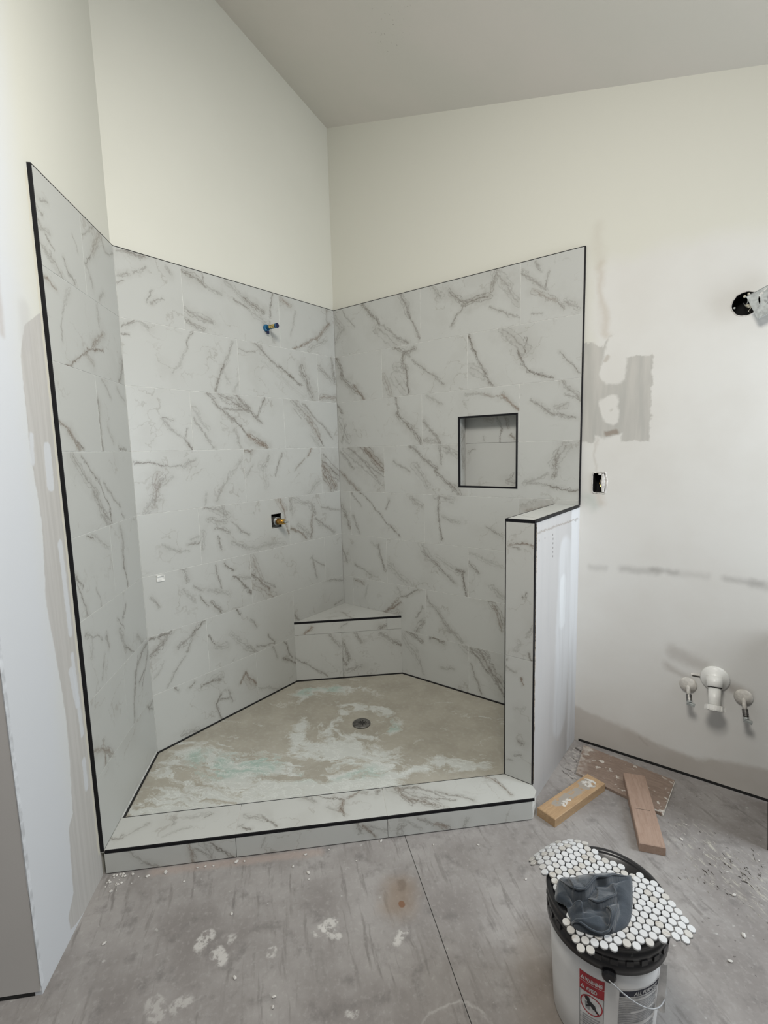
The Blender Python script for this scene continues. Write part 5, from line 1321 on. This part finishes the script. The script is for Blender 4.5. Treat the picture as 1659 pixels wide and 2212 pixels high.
def rag_h(x, y):
    p = Vector((x, y))
    d = poly_dist(p, RAGS)[0]
    k = min(1, d / .05)
    h = .005 + .018 * (1 - (1 - k) ** 2) + (.010 * mnoise.noise((x * 17, y * 17, 1.3)) + .004 * mnoise.noise((x * 40 + y * 22, y * 15, 4.3))) * k
    for pl, side, H, w in SF:
        dd, s, u = poly_dist(p, pl)
        en = max(0, min(1, u / .15 + .1, (1 - u) / .15 + .1))
        if s * side > 0: h += H * 1.15 * en * (math.exp(-dd / w) - .30 * math.exp(-(dd / .0035) ** 2))
        else: h -= H * .60 * en * math.exp(-dd / .012)
    h = max(h, .003)
    return max(h * (min(1, d / .005) ** .5), .0004)
bm = bmesh.new(); ST = .0014; x0, y0 = 1.980, -1.460; nx, ny = 146, 190
grid = {}
for i in range(nx):
    for j in range(ny):
        x, y = x0 + i * ST, y0 + j * ST
        if inside((x, y), RAGS): grid[i, j] = rag_h(x, y)
for _ in range(3):
    grid = {k: (v * 2 + sum(grid.get((k[0] + a, k[1] + b), v) for a, b in ((1, 0), (-1, 0), (0, 1), (0, -1)))) / 6 for k, v in grid.items()}
RZ = LZ + .0105
vv = {k: bm.verts.new((x0 + k[0] * ST - 2.085, y0 + k[1] * ST + 1.335, h)) for k, h in grid.items()}
for (i, j) in grid:
    q = [(i, j), (i + 1, j), (i + 1, j + 1), (i, j + 1)]
    if all(k in vv for k in q): bm.faces.new([vv[k] for k in q])
be = [e for e in bm.edges if e.is_boundary]
r = bmesh.ops.extrude_edge_only(bm, edges=be)
for v in [g_ for g_ in r['geom'] if isinstance(g_, bmesh.types.BMVert)]: v.co.z = 0
for v in list(bm.verts):
    if not v.link_faces: bm.verts.remove(v)
bmesh.ops.smooth_vert(bm, verts=[v for v in bm.verts if v.is_boundary], factor=.5, use_axis_x=True, use_axis_y=True, use_axis_z=False)
rag = obj('cleaning_rag', bm, M_RAG, None, True); rag.location = (2.085, -1.335, RZ)
tag(rag, 'crumpled blue grey cleaning rag lying on the mosaic sheets over the bucket', 'rag')

# rolled hems along the fold crests
for pl, side, H, w in SF[:6]:
    pts = []
    for i, q in enumerate(pl):
        t_ = (pl[min(i + 1, len(pl) - 1)] - pl[max(i - 1, 0)]).normalized(); n_ = Vector((-t_.y, t_.x)) * side
        z = max(rag_h(*(q + n_ * .004)), rag_h(*(q + n_ * .007)))
        pts.append((q.x + n_.x * .0022 - 2.085, q.y + n_.y * .0022 + 1.335, z - .0006))
    for _ in range(2): pts = [pts[0]] + [tuple((a + 2 * b_ + c) / 4 for a, b_, c in zip(pts[i - 1], pts[i], pts[i + 1])) for i in range(1, len(pts) - 1)] + [pts[-1]]
    rr = [.0026 * min(1, .35 + 6 * min(i, len(pts) - 1 - i) / len(pts)) for i in range(len(pts))]
    obj('hem', tube(bmesh.new(), pts, rr, 8), M_RAG, rag, True)

# ------------------------------------------------------------------ crumbs and litter on the floor
def lump(seed, r_):
    bm = bmesh.new(); bmesh.ops.create_icosphere(bm, subdivisions=1, radius=r_)
    for v in bm.verts:
        v.co *= 1 + .45 * mnoise.noise(v.co * 90 + Vector((seed * 3.7, 0, 0))); v.co.z = v.co.z * .55 + r_ * .4
        v.co.z = max(v.co.z, 0)
    return bm
CH = [(.545, -1.845, 9), (.600, -1.815, 9), (.640, -1.765, 13), (.722, -1.680, 6), (.742, -1.660, 7), (.765, -1.640, 7), (.822, -1.575, 11), (.845, -1.555, 6), (1.018, -1.392, 8), (1.02, -1.46, 8), (1.075, -1.318, 5), (1.219, -1.162, 9), (1.09, -1.447, 10), (1.112, -1.464, 6), (.995, -1.721, 9), (.737, -1.746, 6),
      (1.402, -1.053, 6), (1.549, -.95, 7), (1.765, -.993, 7), (2.197, -.45, 9), (2.38, -.631, 9), (2.411, -.789, 11), (2.382, -.911, 9), (.743, -2.035, 9), (1.184, -1.846, 9), (1.322, -1.81, 8), (1.341, -1.83, 7), (1.201, -1.296, 5), (2.447, -.40, 6)]
ORD = ['first', 'second', 'third', 'fourth', 'fifth', 'sixth', 'seventh', 'eighth', 'ninth', 'tenth', 'eleventh', 'twelfth']
WHERE = {12: 'in front of the middle of the curb, upper of a close pair', 13: 'in front of the middle of the curb, lower of a close pair', 8: 'at the foot of the curb before its middle seam', 9: 'a hand below the curb, in front of its middle tile', 10: 'at the foot of the curb right of its middle',
         11: 'at the foot of the curb where the floor seam begins', 14: 'lone on the open floor at the left, above two white splotches', 15: 'close below the curb near its left end', 16: 'near the foot of the half wall, left of a twin', 17: 'near the foot of the half wall, right of a twin',
         18: 'between the curb and the bucket', 19: 'just past the near end of the pinkish offcut', 20: 'right of the bucket, farthest of three in a line', 21: 'right of the bucket, middle of three in a line', 22: 'right of the bucket, nearest of three in a line',
         23: 'near the left wall, low on the open floor', 24: 'near the photo bottom, left of two others', 25: 'near the photo bottom, upper of a pair', 26: 'near the photo bottom, lower of a pair', 27: 'on the floor left of the brown spill', 28: 'beside the black panel at the photo edge'}
for k, (x, y, s) in enumerate(CH):
    o = obj('plaster_crumb', lump(k, s * .00068), M_PLASTER); o.location = (x, y, .0004); o.rotation_euler = (0, 0, k * 1.3); o.scale = (1.35, .8, 1)
    tag(o, 'white plaster crumb ' + (WHERE.get(k) or 'at the foot of the curb, %s from its left end' % ORD[k]), 'crumb', 'plaster crumbs on the floor')
bm = bmesh.new()
for k in range(34):
    x, y = .520 + rnd.gauss(0, .030), -1.895 + rnd.gauss(0, .032)
    if (Vector((x, y)) - Vector((.46, -1.91))).dot(Vector((Q, Q))) < .006 or (Vector((x, y)) - Vector((.4614, -1.9058))).dot(Vector((Q, -Q))) < .008: continue
    b2 = lump(k + 50, rnd.uniform(.002, .006)); m_ = bpy.data.meshes.new('t'); b2.to_mesh(m_); b2.free()
    n0 = len(bm.verts); bm.from_mesh(m_); bm.verts.ensure_lookup_table()
    for v in bm.verts[n0:]: v.co += Vector((x, y, .0003))
    bpy.data.meshes.remove(m_)
o = obj('plaster_rubble', bm, M_PLASTER); tag(o, 'crusty plaster rubble heaped in the corner where the curb meets the left wall', 'rubble', kind='stuff')
bm = bmesh.new()
for k in range(150):
    x, y = 2.36 + rnd.gauss(0, .09), -.50 + rnd.gauss(0, .09)
    if x > 2.46 or (1.9 < x < 2.19 and y > -.65 and y < -.1): continue
    an = rnd.gauss(-.8, .5); l_ = rnd.uniform(.003, .013); w_ = rnd.uniform(.0006, .0018)
    d = Vector((math.cos(an), math.sin(an), 0)); n_ = Vector((-d.y, d.x, 0)); p = Vector((x, y, .0005))
    tri = [bm.verts.new(p - d * l_), bm.verts.new(p + n_ * w_), bm.verts.new(p + d * l_), bm.verts.new(p - n_ * w_), bm.verts.new(p + Vector((0, 0, .0025)))]
    for a_, b_ in ((0, 1), (1, 2), (2, 3), (3, 0)): bm.faces.new((tri[a_], tri[b_], tri[4]))
    for f in bm.faces[-4:]: f.material_index = 1 if k % 3 == 0 else 0
o = obj('floor_litter', bm, None, mats=[M_PLASTER, M_DIRT]); tag(o, 'scattered splinters and plaster slivers on the floor near the sink wall', 'litter', kind='stuff')
